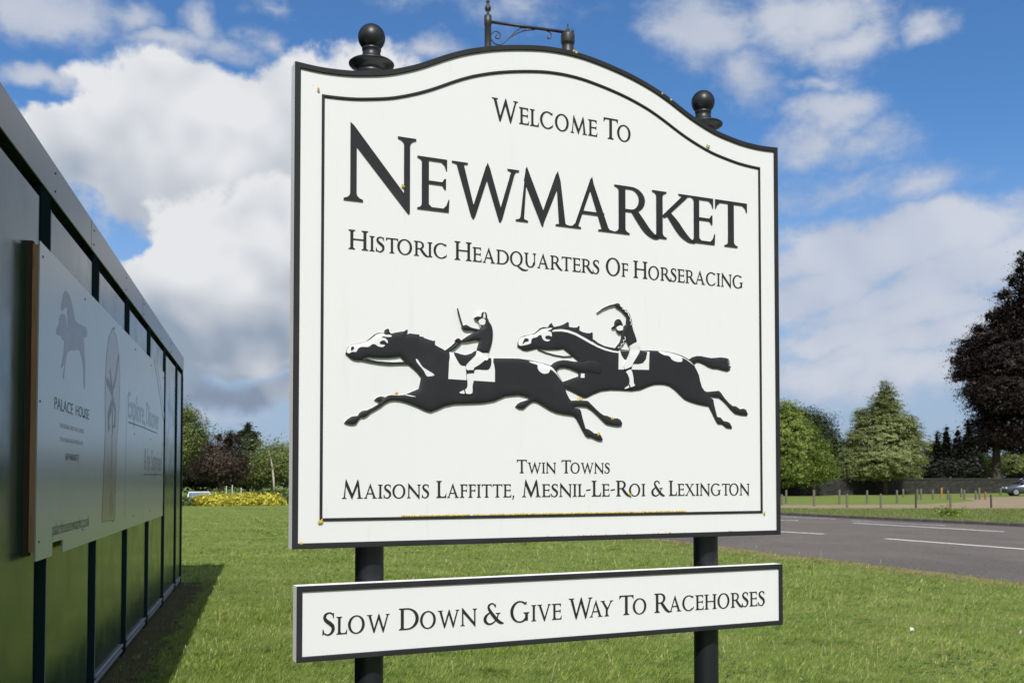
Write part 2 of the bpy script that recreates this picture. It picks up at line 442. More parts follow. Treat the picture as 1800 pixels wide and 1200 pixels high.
def glyphs():
    G = {}
    s0 = SF
    G['I'] = (stem(s0, TK), 2 * s0 + TK)
    def e_like(w, bottom=True):
        p = stem(s0, TK, tr=0, br=0 if bottom else SF)
        p += arm(s0 + TK - .01, w - .02, .94, .06) + beak_top(w - .01)
        p += arm(s0 + TK - .01, w - .055, .50, .06) + [[(w - .06, .43), (w - .03, .43), (w - .03, .63), (w - .06, .63), (w - .11, .555), (w - .11, .505)]]
        if bottom: p += arm(s0 + TK - .01, w - .04, 0, .062) + beak_bot(w + .035) + [[(s0 + TK - .01, .05), (s0 + TK + .07, .05), (s0 + TK - .01, .12)]]
        return p
    G['E'] = (e_like(.58), .61); G['F'] = (e_like(.54, False), .55)
    G['L'] = (stem(s0, TK, br=0) + arm(s0 + TK - .01, .52, 0, .062) + beak_bot(.57, .27) + [[(s0 + TK - .01, .05), (s0 + TK + .08, .05), (s0 + TK - .01, .13)]], .57)
    G['T'] = (stem(.295, TK, tl=0, tr=0) + arm(.05, .70, .94, .06) + beak_top(.735, 1.0, .2) + [[(x2, y2) for x2, y2 in [(0.005, 1.0), (0.005, .80), (.02, .80), (.055, .885), (.115, .938), (.135, 1.0)]]], .74)
    G['H'] = (stem(s0, TK) + stem(.68, TK) + arm(s0 + TK - .01, .69, .49, .062), .68 + TK + SF)
    G['N'] = (stem(s0, TN + .01, tl=0, tr=0, y1=.98) + stem(.80, TN + .01, bl=0, br=0, y0=-.02)
              + [[(s0, 1.10), (s0 + .05, 1.055), (.80 + TN + .01, .09), (.80 + TN + .01, -.075), (.80 + TN - .01, -.095), (.80 + TN - .04, -.06), (s0 + .02, .84), (s0, .80)]], .80 + TN + .01 + SF)
    G['M'] = ([[(.085, 0), (.085 + TN, 0), (.215, .92), (.225, 1.09), (.195, 1.06), (.175, .85)]]
              + [[(.215, 1.10), (.56, .22), (.545, -.03), (.515, -.05), (.16, .82), (.195, 1.02)]] + [[(.505, .0), (.53, -.05), (.56, .05), (.845, .80), (.835, 1.05), (.80, 1.04), (.53, .24)]]
              + [[(.86, 0), (.86 + TK, 0), (.89, .90), (.835, 1.10), (.80, 1.02)]] + slab(.0, .24, 0) + slab(.79, 1.10, 0, peak=.935), 1.10)
    G['A'] = ([[(.075, 0), (.075 + TN, 0), (.42, .86), (.44, 1.08), (.395, 1.0)]] + [[(.64, 0), (.64 + TK + .015, 0), (.47, .94), (.44, 1.09), (.40, 1.02), (.385, .86)]]
              + arm(.20, .68, .31, .062) + slab(.0, .22, 0) + slab(.56, .88, 0, peak=.72), .88)
    G['V'] = ([[(.075, 1), (.075 + TK, 1), (.47, .18), (.49, .0), (.46, -.07), (.43, -.05), (.41, 0.0)]] + [[(.72, 1), (.72 + TN, 1), (.50, .02), (.46, -.07), (.44, .12)]] + slab(.0, .30, 1, -1, .155) + slab(.66, .87, 1, -1), .87)
    G['W'] = ([[(.07, 1), (.07 + TK, 1), (.405, .16), (.42, 0), (.395, -.07), (.37, -.05), (.345, 0)]] + [[(.37, -.03), (.395, -.07), (.43, 0), (.665, .80), (.66, 1.02), (.625, .99), (.395, .2)]]
              + [[(.655, 1.06), (.70, .95), (.905, .2), (.92, 0), (.895, -.07), (.865, -.05), (.61, .82), (.62, .95)]] + [[(.87, -.03), (.895, -.07), (.93, 0), (1.185, 1), (1.185 - TN, 1), (.895, .2)]] + slab(.0, .29, 1, -1, .145) + slab(1.03, 1.25, 1, -1, 1.14), 1.25)
    G['X'] = ([[(.07, 1), (.07 + TK + .01, 1), (.72 + TK, 0), (.72, 0)]] + [[(.09, 0), (.09 + TN, 0), (.74, 1), (.74 - TN, 1)]] + slab(0, .31, 1, -1) + slab(.57, .82, 1, -1) + slab(0, .26, 0) + slab(.64, .95, 0), .92)
    G['Y'] = (stem(.35, TK, y1=.50, tl=0, tr=0) + [[(.06, 1), (.06 + TK, 1), (.50, .48), (.50, .40), (.35, .40), (.35, .46)]] + [[(.71, 1), (.71 + TN, 1), (.50, .42), (.42, .45)]] + slab(0, .29, 1, -1) + slab(.64, .86, 1, -1), .86)
    G['O'] = (ring(.45, .5, .45, .53, .145, .062), .90)
    G['Q'] = (ring(.45, .5, .45, .53, .145, .062) + curve_strip([(.50, .03), (.66, -.10), (.90, -.24), (1.14, -.26), (1.30, -.20)], [.07, .12, .125, .08, .02], 5), .90)
    c_ = ring(.47, .5, .47, .53, .145, .062, 47, 315)
    G['C'] = (c_ + [[(.80, .80), (.80, .98), (.775, .985), (.74, .95), (.72, .885), (.78, .86)]] + [[(.77, .135), (.81, .10), (.84, .27), (.815, .27), (.77, .18)]], .84)
    G['G'] = (ring(.47, .5, .47, .53, .145, .062, 47, 322) + [[(.80, .80), (.80, .98), (.775, .985), (.74, .95), (.72, .885), (.78, .86)]] + stem(.73, TK, .055, .46, 0, 0, SF, .07), .95)
    G['D'] = (stem(s0, TK, tr=0, br=0) + ring(.36, .5, .52, .50, .145, .06, -90, 90) + arm(s0 + TK - .01, .37, .94, .06) + arm(s0 + TK - .01, .37, 0, .06), .88)
    rb = stem(s0, TK, tr=0) + ring(.33, .735, .285, .265, .125, .056, -90, 90) + arm(s0 + TK - .01, .34, .944, .056) + arm(s0 + TK - .01, .34, .47, .056)
    G['R'] = (rb + curve_strip([(.40, .50), (.52, .32), (.66, .13), (.80, .02), (.90, -.005)], [.13, .145, .14, .10, .03], 5), .80)
    G['K'] = (stem(s0, TK) + [[(.22, .50), (.24, .44), (.30, .47), (.74, .93), (.72, .985), (.66, .98)]] + slab(.56, .83, 1, -1, .69) + curve_strip([(.33, .56), (.48, .37), (.63, .17), (.78, .04), (.92, -.005)], [.10, .15, .15, .10, .03], 5), .84)
    G['U'] = (stem(s0, TK, .30, 1, 0, 0) + stem(.70, TN, .30, 1, 0, 0) + ring(.4335, .36, .3485, .39, .15, .065, 180, 360), .70 + TN + SF)
    s_ = curve_strip([(.455, .86), (.38, .965), (.26, .99), (.14, .92), (.095, .78), (.17, .64), (.31, .52), (.43, .38), (.44, .20), (.34, .05), (.20, .01), (.05, .10)],
                     [.045, .06, .062, .10, .125, .15, .165, .15, .125, .085, .06, .05], 6)
    G['S'] = (s_ + [[(.48, .985), (.485, .755), (.455, .755), (.415, .90), (.445, .975)]] + [[(.005, .005), (.04, .02), (.09, .09), (.045, .26), (.012, .26)]], .53)
    amp = curve_strip([(.55, .84), (.47, .955), (.36, .98), (.25, .90), (.235, .76), (.32, .60), (.47, .38), (.64, .17), (.80, .04), (.95, .0)], [.05, .055, .06, .09, .11, .13, .15, .15, .13, .05], 5)
    amp += curve_strip([(.33, .57), (.17, .46), (.07, .31), (.08, .14), (.20, .02), (.36, .01), (.52, .11), (.64, .28), (.69, .46)], [.04, .09, .135, .135, .09, .07, .06, .055, .05], 5)
    G['&'] = (amp + slab(.57, .80, .52, -1) + [[(.575, .955), (.58, .79), (.55, .79), (.515, .90)]], .95)
    G[','] = (curve_strip([(.07, .11), (.10, .03), (.08, -.08), (.01, -.19)], [.09, .11, .07, .02], 4), .16)
    G['-'] = ([[(0, .36), (.27, .40), (.29, .47), (.02, .43)]], .29)
    return G
GLYPH = glyphs()
# ================================================================== THE TOWN SIGN
SX, SY, SYAW, SWID = -0.66171, 3.0, 0.44055, 1.85772     # lower left corner of the board on the ground plan, turn, width
S_BOT, S_EDGE, S_TH = 1.38826, 1.48645, 0.046
su = Vector((math.cos(SYAW), math.sin(SYAW), 0)); sn = Vector((math.sin(SYAW), -math.cos(SYAW), 0))
S0 = Vector((SX, SY, 0))
def on_sign(px, py, off=0.0):
    """photo point -> board coordinates (x from the board's middle, height), off = distance in front of the board face"""
    d = ray(px, py); o = Vector((0, 0, EYE)); p0 = S0 + sn * off
    t = (p0 - o).dot(sn) / d.dot(sn); p = o + d * t
    return ((p - S0).dot(su) - SWID / 2, p.z)
def trace(ox, oy, s, pts, off=0.0): return [on_sign(ox + x / s, oy + y / s, off) for x, y in pts]

m_white = material('sign_white_paint', (0.612, 0.622, 0.648), 0.45, 0.35, var=[(2.2, 6, 0.52, 0.8, (0.598, 0.608, 0.630)), (60, 3, 0.70, 0.76, (0.54, 0.54, 0.52)), (9, 8, 0.70, 0.82, (0.55, 0.555, 0.54)), (2.5, 6, 0.56, 0.78, (0.582, 0.594, 0.606), (9, 1, .7)), (5, 6, 0.62, 0.80, (0.552, 0.570, 0.552), (5, 1, .5))], bump=(220, 0.05, 0.001))
m_edge = material('sign_edge_paint', (0.90, 0.90, 0.91), 0.5, 0.4, var=[(55, 6, 0.66, 0.71, (0.15, 0.15, 0.12)), (14, 5, 0.5, 0.8, (0.82, 0.83, 0.80))])
m_black = material('sign_black_paint', (0.016, 0.0165, 0.020), 0.60, 0.22, var=[(7, 6, 0.45, 0.75, (0.023, 0.0235, 0.028)), (120, 3, 0.73, 0.78, (0.10, 0.10, 0.09))], bump=(90, 0.08, 0.001))
m_side = material('letter_side', (0.60, 0.60, 0.56), 0.6, 0.3, var=[(60, 5, 0.5, 0.66, (0.22, 0.23, 0.14))])
m_sided = material('letter_side_dark', (0.035, 0.036, 0.033), 0.6, 0.3, var=[(70, 5, 0.52, 0.7, (0.10, 0.105, 0.06))])
m_post = material('post_black_gloss', (0.009, 0.0105, 0.014), 0.42, 0.40, var=[(26, 5, 0.66, 0.74, (0.028, 0.029, 0.031))], bump=(60, 0.08, 0.001))
m_lichen = material('lichen_yellow', (0.50, 0.36, 0.050), 0.9, 0.1, var=[(90, 4, 0.45, 0.65, (0.42, 0.38, 0.08)), (40, 4, 0.55, 0.75, (0.50, 0.47, 0.22))])

sign = tag(empty('town_sign', S0 + su * (SWID / 2), SYAW), 'white town welcome sign with galloping horses on two black posts', 'sign')

# outline of the board: flat sides and bottom, swept-up top (measured left half and right half averaged)
top_px = [(517.4, 109), (551.7, 117.5), (585, 122.7), (618.8, 126), (675.6, 125.8), (714.4, 120.1), (748, 110.5), (779, 99.4), (810, 89.1), (851, 81.4), (887.4, 78.8), (923.6, 79.5), (960, 82.1),
          (986.5, 86), (1030, 97.3), (1069, 113.6), (1108, 131.7), (1146.6, 152.3), (1180, 174.3), (1213.8, 201.4), (1239.6, 218.2), (1260, 231), (1301.6, 248), (1335, 256.4), (1365.8, 259.4)]
tp = np.array([on_sign(*p) for p in top_px]); HW = SWID / 2
gx = np.linspace(-HW, HW, 97); gz = np.interp(gx, tp[:, 0], tp[:, 1]); gz = 0.5 * (gz + gz[::-1])
for _ in range(2): gz[1:-1] = 0.25 * gz[:-2] + 0.5 * gz[1:-1] + 0.25 * gz[2:]
top_curve = np.stack([gx, gz], 1)
def inset_loop(d):
    """closed loop, d inside the board outline: bottom left, bottom right, then the top from right to left"""
    t = np.gradient(top_curve, axis=0); t /= np.linalg.norm(t, axis=1)[:, None]
    nrm = np.stack([t[:, 1], -t[:, 0]], 1)                   # pointing down
    q = top_curve + nrm * d; o = np.argsort(q[:, 0]); q = q[o]
    x = np.linspace(-HW + d, HW - d, len(gx)); z = np.interp(x, q[:, 0], q[:, 1])
    return [(-HW + d, S_BOT + d), (HW - d, S_BOT + d)] + [(a, b) for a, b in zip(x[::-1], z[::-1])]
def prism(poly, y0, y1, mf, ms, m=None):
    m = m or MB(); n = len(poly)
    p, tris, bd = union([poly])
    m.add([(a, y0, b) for a, b in p], tris, mf); m.add([(a, y1, b) for a, b in p], [t[::-1] for t in tris], ms)
    for i in range(n):
        A, B = poly[i], poly[(i + 1) % n]
        m.add([(A[0], y0, A[1]), (B[0], y0, B[1]), (B[0], y1, B[1]), (A[0], y1, A[1])], [(0, 3, 2, 1)] if area2(poly) > 0 else [(0, 1, 2, 3)], ms)
    return m
def band_between(A, B, y0, h, bev=0.0015):
    """raised flat band between two loops, facing -Y"""
    m = MB(); n = len(A)
    def mixl(t): return [(a[0] + (b[0] - a[0]) * t, a[1] + (b[1] - a[1]) * t) for a, b in zip(A, B)]
    w = math.hypot(A[0][0] - B[0][0], A[0][1] - B[0][1]); e = min(0.25, bev / w * 1.4)
    rings = [(mixl(0), 0.0), (mixl(0), h - bev), (mixl(e), h), (mixl(1 - e), h), (mixl(1), h - bev), (mixl(1), 0.0)]
    vs = [(x, y0 - hh, z) for lp, hh in rings for x, z in lp]; fs = []
    for r in range(5):
        for i in range(n):
            j = (i + 1) % n; fs.append((r * n + i, (r + 1) * n + i, (r + 1) * n + j, r * n + j))
    return m.add(vs, fs)
outer = inset_loop(0.0)
panel = prism(outer, 0.0, S_TH, 0, 1).build('main_panel', [m_white, m_edge], sign)
tag(panel, 'white painted panel with a swept-up top edge')
band_between(outer, inset_loop(0.0170), 0.0, 0.006).build('outer_frame', m_black, panel)
band_between(inset_loop(0.0835), inset_loop(0.0918), 0.0, 0.005, 0.0018).build('inner_border', m_black, panel)

# lettering ---------------------------------------------------------
CAP2 = 0.775
def set_word(word, x0, x1, zb, cap, small=CAP2, parent=None, h=0.0021, lead=True, boxes=None, cond=None):
    """first letter (and letters after a hyphen) large, the rest small capitals, fitted between x0 and x1"""
    items = []; x = 0.0; big = lead
    for i, ch in enumerate(word):
        s = cap if big else cap * small
        pl, w = GLYPH[ch]
        if ch == '-': s = cap
        items.append((ch, x, s, w)); 
        gap = cap * 0.055 + (0.035 * cap if ch in 'OCQG' else 0) 
        if ch == 'L' and i + 1 < len(word) and word[i + 1] in 'AO': gap -= .02 * cap
        if ch in 'RK' : gap -= 0.03 * cap
        if ch in 'A' and i + 1 < len(word) and word[i + 1] in 'YVW': gap -= 0.16 * cap
        if ch in 'VWT' and i + 1 < len(word) and word[i + 1] in 'AO': gap -= 0.10 * cap
        if ch == 'W' and i + 1 < len(word) and word[i + 1] == 'A': gap -= 0.10 * cap
        x += w * s + gap; big = (ch == '-')
    tot = items[-1][1] + items[-1][3] * items[-1][2]
    k = (x1 - x0) / tot
    for idx, (ch, xx, s, w) in enumerate(items):
        a, kx = x0 + xx * k, s * k
        if boxes: a, b = boxes[idx]; kx = (b - a) / w
        polys = [[(a + px * kx, zb + py * s) for px, py in pl] for pl in GLYPH[ch][0]]
        o = flat_relief(polys, h).build('letter', [m_black, m_sided, m_side], parent)
def bl(points): return sum(on_sign(*p)[1] for p in points) / len(points)
def ux(px, py): return on_sign(px, py)[0]
def caph(px, y_top, y_bot): return on_sign(px, y_top)[1] - on_sign(px, y_bot)[1]
def set_line(words, base_pts, cap, parent, small=CAP2, h=0.0021):
    zb = bl(base_pts); ym = sum(p[1] for p in base_pts) / len(base_pts)
    bx = [p[0] for p in base_pts]; by = [p[1] for p in base_pts]
    for w, a, b in words:
        ya = np.interp(a, bx, by); yb = np.interp(b, bx, by)
        set_word(w, ux(a, ya), ux(b, yb), zb, cap, small, parent, h)
set_line([('WELCOME', 864.3, 1049.5), ('TO', 1060.6, 1108)], [(912.2, 217.9), (1048.7, 240.0)], caph(1073, 209.5, 245.5), panel, 0.775)
nb = [(640, 356.0), (735.7, 367.4), (786.3, 373.2)]
zN = bl(nb); capN = caph(711, 242.0, 364.5)
lx = [(603.7, 731), (733.1, 788.9), (793.7, 912), (906.1, 1003), (1001, 1079), (1079.5, 1149), (1146, 1215), (1213, 1256), (1256.4, 1313)]
yb_ = lambda x: np.interp(x, [600, 700, 800, 1000, 1200, 1320], [351, 363, 375, 398, 421, 435])
set_word('NEWMARKET', 0, 1, zN, capN, 0.765, panel, 0.0033, True, [(ux(a, yb_(a)), ux(b, yb_(b))) for a, b in lx])
set_line([('HISTORIC', 612.2, 785.3), ('HEADQUARTERS', 798.6, 1053.4), ('OF', 1064.6, 1104), ('HORSERACING', 1113, 1305.7)], [(618.8, 437.8), (785, 453.5), (1053, 481.0), (1125, 489.3), (1290, 506.0)], caph(622, 404.3, 438.2), panel, 0.78)
set_line([('TWIN', 908.2, 977.2), ('TOWNS', 986.7, 1071.7)], [(915, 831), (1065, 830.6)], caph(918, 807.8, 831), panel, 0.80)
set_line([('MAISONS', 600.8, 754.3), ('LAFFITTE,', 766.7, 903.6), ('MESNIL-LE-ROI', 917.2, 1134), ('&', 1144.8, 1168.2), ('LEXINGTON', 1175.4, 1317.3)], [(605, 875.4), (780, 874.2), (960, 872.8), (1185, 870.3), (1310, 869.0)], caph(775, 844.9, 874.4), panel, 0.79)

# the plaque below ----------------------------------------------------
PL0, PL1, PB, PT = 0.01533 - HW, 1.86502 - HW, 1.04813, 1.27654
pbox = [(PL0, PB), (PL1, PB), (PL1, PT), (PL0, PT)]
plaque = prism(pbox, 0.0, S_TH, 0, 1).build('plaque', [m_white, m_edge], sign)
tag(plaque, 'long white plaque asking drivers to slow down')
inn = lambda d: [(PL0 + d, PB + d), (PL1 - d, PB + d), (PL1 - d, PT - d), (PL0 + d, PT - d)]
band_between(pbox, inn(0.0165), 0.0, 0.006).build('plaque_frame', m_black, plaque)
set_line([('SLOW', 566.2, 684.7), ('DOWN', 700.8, 838), ('&', 850, 885), ('GIVE', 896.7, 986.7), ('WAY', 999.5, 1077.5), ('TO', 1088.3, 1135.8), ('RACEHORSES', 1150, 1344.2)],
         [(591.7, 1112.2), (705, 1105.5), (900, 1092.8), (1100.5, 1080.2), (1338, 1065)], caph(715, 1067.5, 1105.3), plaque, 0.79, 0.0021)

# posts ---------------------------------------------------------------
PR = 0.0455
for pxc, fx in ((649.6, 646.5), (1240.5, 1237)):
    xc = on_sign(pxc, 960, -(S_TH + PR))[0]
    ztop = float(np.interp(xc, gx, gz)) + 0.010
    m = MB(); m.lathe([(PR, -0.4), (PR, 0.0), (PR, ztop * .5), (PR, ztop)], 40, (xc, S_TH + PR + 0.001, 0))
    post = m.build('sign_post', m_post, sign)
    f = MB()
    prof = [(0.0495, -0.05), (0.0495, 0.004), (0.052, 0.010), (0.052, 0.016), (0.0485, 0.020), (0.0485, 0.026), (0.058, 0.034), (0.070, 0.040), (0.0735, 0.044), (0.0735, 0.047), (0.070, 0.050), (0.045, 0.055), (0.034, 0.063),
            (0.0295, 0.078), (0.0285, 0.088), (0.031, 0.091), (0.031, 0.097), (0.0275, 0.099)]
    br_, bc = 0.0443, 0.133
    for k in range(1, 17):
        a = -math.pi / 2 + 0.62 + (math.pi - 0.62) * k / 16; prof.append((max(br_ * math.cos(a), 0.0004), bc + br_ * math.sin(a)))
    f.lathe(prof, 40, (xc, S_TH + PR + 0.001, ztop))
    f.build('finial', m_post, post)

# galloping horses ----------------------------------------------------
OFF1, OFF2 = 0.012, 0.008
def T1(*a, **k): return trace(*a, off=OFF1)
def T2(*a, **k): return trace(*a, off=OFF2)
Za, Zb, Zc, Zd, Ze, Zf, Zg, Zh = (590, 500, 7.5), (590, 640, 7.5), (760, 520, 7.5), (900, 620, 7.057), (900, 540, 8.571), (1040, 520, 6.667), (1160, 600, 6.667), (770, 530, 6.667)
Z3 = (590, 500, 4.138)
h1 = (T1(*Za, [(140, 905), (150, 870), (170, 820), (215, 787), (300, 770), (400, 747), (450, 712), (520, 652), (565, 632), (615, 630), (650, 640), (652, 610), (665, 588), (690, 577), (712, 585), (718, 620), (740, 642), (800, 628), (860, 618), (910, 612), (945, 590), (960, 592), (955, 628), (940, 655), (985, 638), (1050, 648), (1115, 655), (1112, 678), (1165, 685), (1180, 700), (1250, 725), (1300, 738), (1320, 730), (1318, 790), (1380, 825), (1440, 855)])
      + T1(*Zc, [(110, 685), (180, 715), (235, 738), (290, 747), (380, 766), (450, 776), (520, 752), (590, 718), (650, 740), (740, 800), (810, 818), (900, 818), (1030, 820), (1150, 823)])
      + T1(*Zd, [(0, 65), (100, 68), (220, 85), (340, 112), (430, 135), (490, 155), (530, 120), (580, 97), (640, 87), (700, 90), (760, 102), (820, 108), (880, 103), (940, 90), (1000, 85), (1060, 95), (1110, 108), (1150, 115), (1125, 140), (1165, 155), (1128, 178), (1160, 205), (1130, 222), (1150, 245), (1120, 264), (1080, 275), (1020, 264), (950, 252), (880, 245), (830, 235), (780, 215), (720, 190), (660, 177), (600, 186), (560, 220), (600, 290), (640, 360), (670, 440), (690, 500), (720, 560), (742, 590), (800, 588), (870, 590), (935, 590), (960, 600), (1010, 650), (1060, 700), (1110, 745), (1150, 770), (1190, 778), (1230, 795), (1270, 808), (1320, 808), (1360, 830), (1380, 870), (1375, 900), (1330, 908), (1270, 900), (1200, 885), (1170, 870), (1120, 820), (1060, 760), (1000, 705), (940, 668), (870, 660), (800, 667), (775, 678), (800, 685), (855, 695), (870, 730), (885, 800), (905, 870), (925, 935), (960, 945), (1000, 970), (1030, 995), (1080, 1000), (1110, 1015), (1130, 1050), (1140, 1085), (1100, 1088), (1060, 1075), (1000, 1045), (950, 1042), (920, 1015), (880, 945), (840, 865), (805, 800), (775, 776), (720, 768), (640, 757), (560, 740), (480, 705), (400, 655), (330, 612), (285, 600), (250, 612), (210, 640), (180, 670), (150, 693), (100, 688), (55, 662), (80, 630), (120, 605), (170, 592), (215, 575), (225, 556), (180, 540), (100, 522), (0, 528)])
      + T1(*Z3, [(1240, 812), (1160, 846), (1080, 860), (1000, 864), (870, 868), (800, 883), (740, 910), (700, 925)])
      + T1(*Zb, [(1230, 620), (1170, 598), (1090, 558), (1000, 523), (930, 498), (860, 480), (780, 472), (720, 482), (660, 512), (600, 560), (540, 595), (470, 635), (420, 680), (380, 700), (340, 700), (310, 730), (280, 780), (240, 793), (180, 788), (122, 768), (160, 725), (220, 685), (300, 675), (325, 635), (360, 612), (430, 600), (500, 565), (560, 530), (605, 488), (650, 440), (700, 410), (740, 402), (820, 408), (900, 402), (940, 392), (1010, 360), (1105, 320), (1120, 270), (1138, 168)])
      + T1(*Za, [(1090, 1155), (1040, 1105), (960, 1040), (900, 985), (862, 943), (800, 955), (700, 963), (560, 963), (450, 950), (400, 960), (350, 992), (300, 998), (240, 985), (200, 962)]))
hoof = T1(*Zb, [(520, 465), (560, 432), (600, 420), (655, 428), (640, 455), (600, 485), (570, 490)])
rein1 = strip(T1(*Za, [(340, 985), (450, 1010), (600, 1035), (720, 1045), (850, 1040), (970, 1040)]), 0.0035) + strip(T1(*Za, [(400, 975), (560, 1010), (760, 1025), (950, 1018)]), 0.0022)
H1 = Relief([h1, hoof] + rein1, 0.0058, 0.0045, 0.024)
horse1 = H1.body().build('horse_relief', [m_black, m_side], sign); tag(horse1, 'black galloping horse in front with a white blaze')
h2 = (T2(*Ze, [(92, 590), (95, 535), (115, 475), (140, 448), (200, 422), (280, 405), (345, 390), (390, 350), (430, 310), (480, 293), (550, 297), (562, 280), (578, 250), (605, 230), (620, 260), (640, 292), (720, 275), (790, 250), (850, 215), (866, 230), (868, 290), (930, 300), (990, 300), (1015, 275), (1028, 280), (1025, 345), (1080, 370), (1140, 385), (1190, 385), (1215, 370), (1226, 385), (1228, 475), (1290, 515)])
      + T2(*Zf, [(20, 503), (80, 545), (160, 585), (240, 602), (300, 610), (340, 622), (450, 632), (570, 634), (680, 636), (780, 640), (870, 648)])
      + T2(*Zg, [(0, 110), (90, 118), (180, 135), (270, 165), (350, 208), (390, 180), (440, 167), (490, 168), (550, 182), (610, 192), (660, 188), (720, 183), (780, 190), (822, 205), (790, 218), (832, 228), (785, 240), (835, 255), (800, 268), (845, 295), (815, 308), (838, 325), (800, 348), (740, 335), (690, 320), (630, 316), (580, 298), (530, 268), (480, 245), (440, 241), (405, 268), (440, 335), (465, 390), (480, 460), (500, 530), (530, 575), (560, 588), (620, 582), (700, 575), (725, 600), (770, 665), (820, 720), (860, 752), (900, 757), (945, 790), (990, 785), (1020, 800), (1040, 850), (1030, 868), (960, 862), (890, 845), (840, 798), (790, 738), (740, 688), (700, 658), (640, 652), (585, 640), (600, 652), (635, 680), (645, 740), (665, 820), (680, 880), (720, 890), (755, 930), (800, 938), (830, 955), (855, 1005), (850, 1020), (790, 1010), (740, 968), (690, 965), (660, 920), (620, 835), (580, 757), (520, 748), (440, 730), (370, 708), (300, 678), (240, 622), (180, 562), (120, 520), (60, 503), (0, 500)])
      + T2(*Zf, [(740, 1038), (670, 1060), (580, 1098), (480, 1112), (350, 1104), (230, 1100), (120, 1113), (40, 1143)])
      + T2(*Zd, [(985, 527), (940, 550), (910, 556), (880, 546), (800, 503), (720, 463), (670, 443), (638, 400), (640, 355), (700, 335), (780, 305), (832, 290)])
      + T2(*Ze, [(1005, 805), (900, 715), (785, 622), (720, 633), (640, 638), (520, 638), (440, 625), (380, 618), (310, 636), (240, 652), (180, 646), (135, 618)]))
rein2 = strip(T2(*Ze, [(400, 630), (520, 680), (640, 715), (780, 740), (920, 735)]), 0.004)
H2 = Relief([h2] + rein2, 0.0038, 0.0035, 0.022)
horse2 = H2.body().build('horse_relief', [m_black, m_side], sign); tag(horse2, 'black galloping horse behind with a white neck stripe')

def layer(H, name, polys, lift, mat, parent, label=None, smooth=4):
    o = H.patch([catmull(p, smooth, True) if smooth else p for p in polys], lift).build(name, mat, parent)
    if label: tag(o, label)
    return o
layer(H1, 'face_marking', [T1(*Za, [(152, 890), (157, 862), (175, 825), (218, 793), (300, 777), (405, 750), (470, 715), (545, 655), (610, 640), (645, 650), (668, 660), (722, 662), (744, 678), (715, 690), (660, 686), (635, 680), (608, 696), (645, 702), (680, 728), (690, 768), (668, 762), (652, 740), (612, 738), (586, 758), (592, 786), (650, 795), (622, 822), (562, 813), (520, 786), (482, 786), (432, 820), (342, 820), (296, 845), (272, 885), (220, 885), (180, 905)])], 0.0008, m_white, horse1)
layer(H1, 'nostril', [T1(*Za, [(205, 868), (208, 822), (235, 815), (246, 842), (215, 868)])], 0.0016, m_black, horse1)
layer(H1, 'neck_marking', [T1(*Za, [(1060, 982), (1080, 985), (1110, 1030), (1150, 1085), (1210, 1125), (1295, 1180), (1290, 1200), (1250, 1207), (1205, 1205), (1160, 1130), (1110, 1070), (1070, 1020)])], 0.0008, m_white, horse1)
layer(H1, 'rump_marking', [T1(*Zd, [(220, 101), (340, 120), (430, 147), (488, 170), (540, 222), (590, 298), (628, 362), (596, 316), (548, 256), (482, 207), (456, 246), (400, 258), (350, 235), (320, 190), (318, 150), (245, 124)])], 0.0008, m_white, horse1)
layer(H1, 'leg_marking', [T1(*Zb, [(918, 398), (975, 405), (1060, 425), (1010, 425), (950, 412)])], 0.0008, m_white, horse1)
layer(H1, 'saddle_cloth', [T1(*Zh, [(140, 585), (185, 596), (330, 622), (460, 576), (560, 612), (655, 660), (668, 800), (668, 940), (430, 925), (122, 905), (130, 740)])], 0.0008, m_white, horse1, None, 0)
layer(H1, 'saddle', [T1(*Zh, [(188, 597), (260, 610), (330, 622), (400, 600), (460, 577), (600, 655), (626, 662), (625, 730), (602, 786), (560, 800), (440, 797), (420, 850), (410, 1000), (395, 1090), (300, 1092), (245, 1072), (300, 1030), (335, 1000), (333, 850), (326, 760), (272, 745), (235, 700)])], 0.0016, m_black, horse1, None, 3)
layer(H2, 'face_marking', [T2(*Ze, [(104, 560), (107, 505), (140, 456), (280, 412), (345, 402), (430, 340), (480, 322), (560, 312), (605, 310), (590, 330), (540, 355), (585, 370), (600, 408), (595, 440), (562, 425), (512, 430), (500, 458), (520, 480), (575, 490), (540, 512), (490, 500), (460, 470), (440, 420), (410, 420), (370, 450), (310, 465), (290, 500), (280, 543), (200, 568), (135, 578)])], 0.0008, m_white, horse2)
layer(H2, 'nostril', [T2(*Ze, [(180, 490), (200, 466), (245, 475), (246, 508), (200, 520), (160, 550)])], 0.0016, m_black, horse2)
neck = T2(*Ze, [(605, 362), (640, 350), (740, 345), (840, 360), (960, 403), (1100, 480), (1230, 555)]) + T2(*Zf, [(0, 545), (60, 585), (160, 626), (250, 650), (320, 659)])
layer(H2, 'neck_stripe', strip(neck, [.003, .006, .008, .0085, .0085, .0085, .008, .0075, .007, .0065, .006, .005]), 0.0008, m_white, horse2, None, 0)
layer(H2, 'rump_marking', [T2(*Zg, [(-15, 113), (90, 126), (180, 147), (260, 177), (340, 222), (400, 277), (378, 264), (310, 212), (258, 192), (265, 212), (250, 238), (190, 235), (140, 210), (110, 172), (40, 155)])], 0.0008, m_white, horse2)
layer(H2, 'chest_marking', [T2(*Zd, [(857, 256), (900, 256), (900, 308), (854, 308)])], 0.0008, m_white, horse2, None, 0)
layer(H2, 'saddle_cloth', [T2(*Zf, [(320, 640), (450, 637), (570, 640), (680, 652), (672, 865), (510, 862), (315, 860)])], 0.0008, m_white, horse2, None, 0)
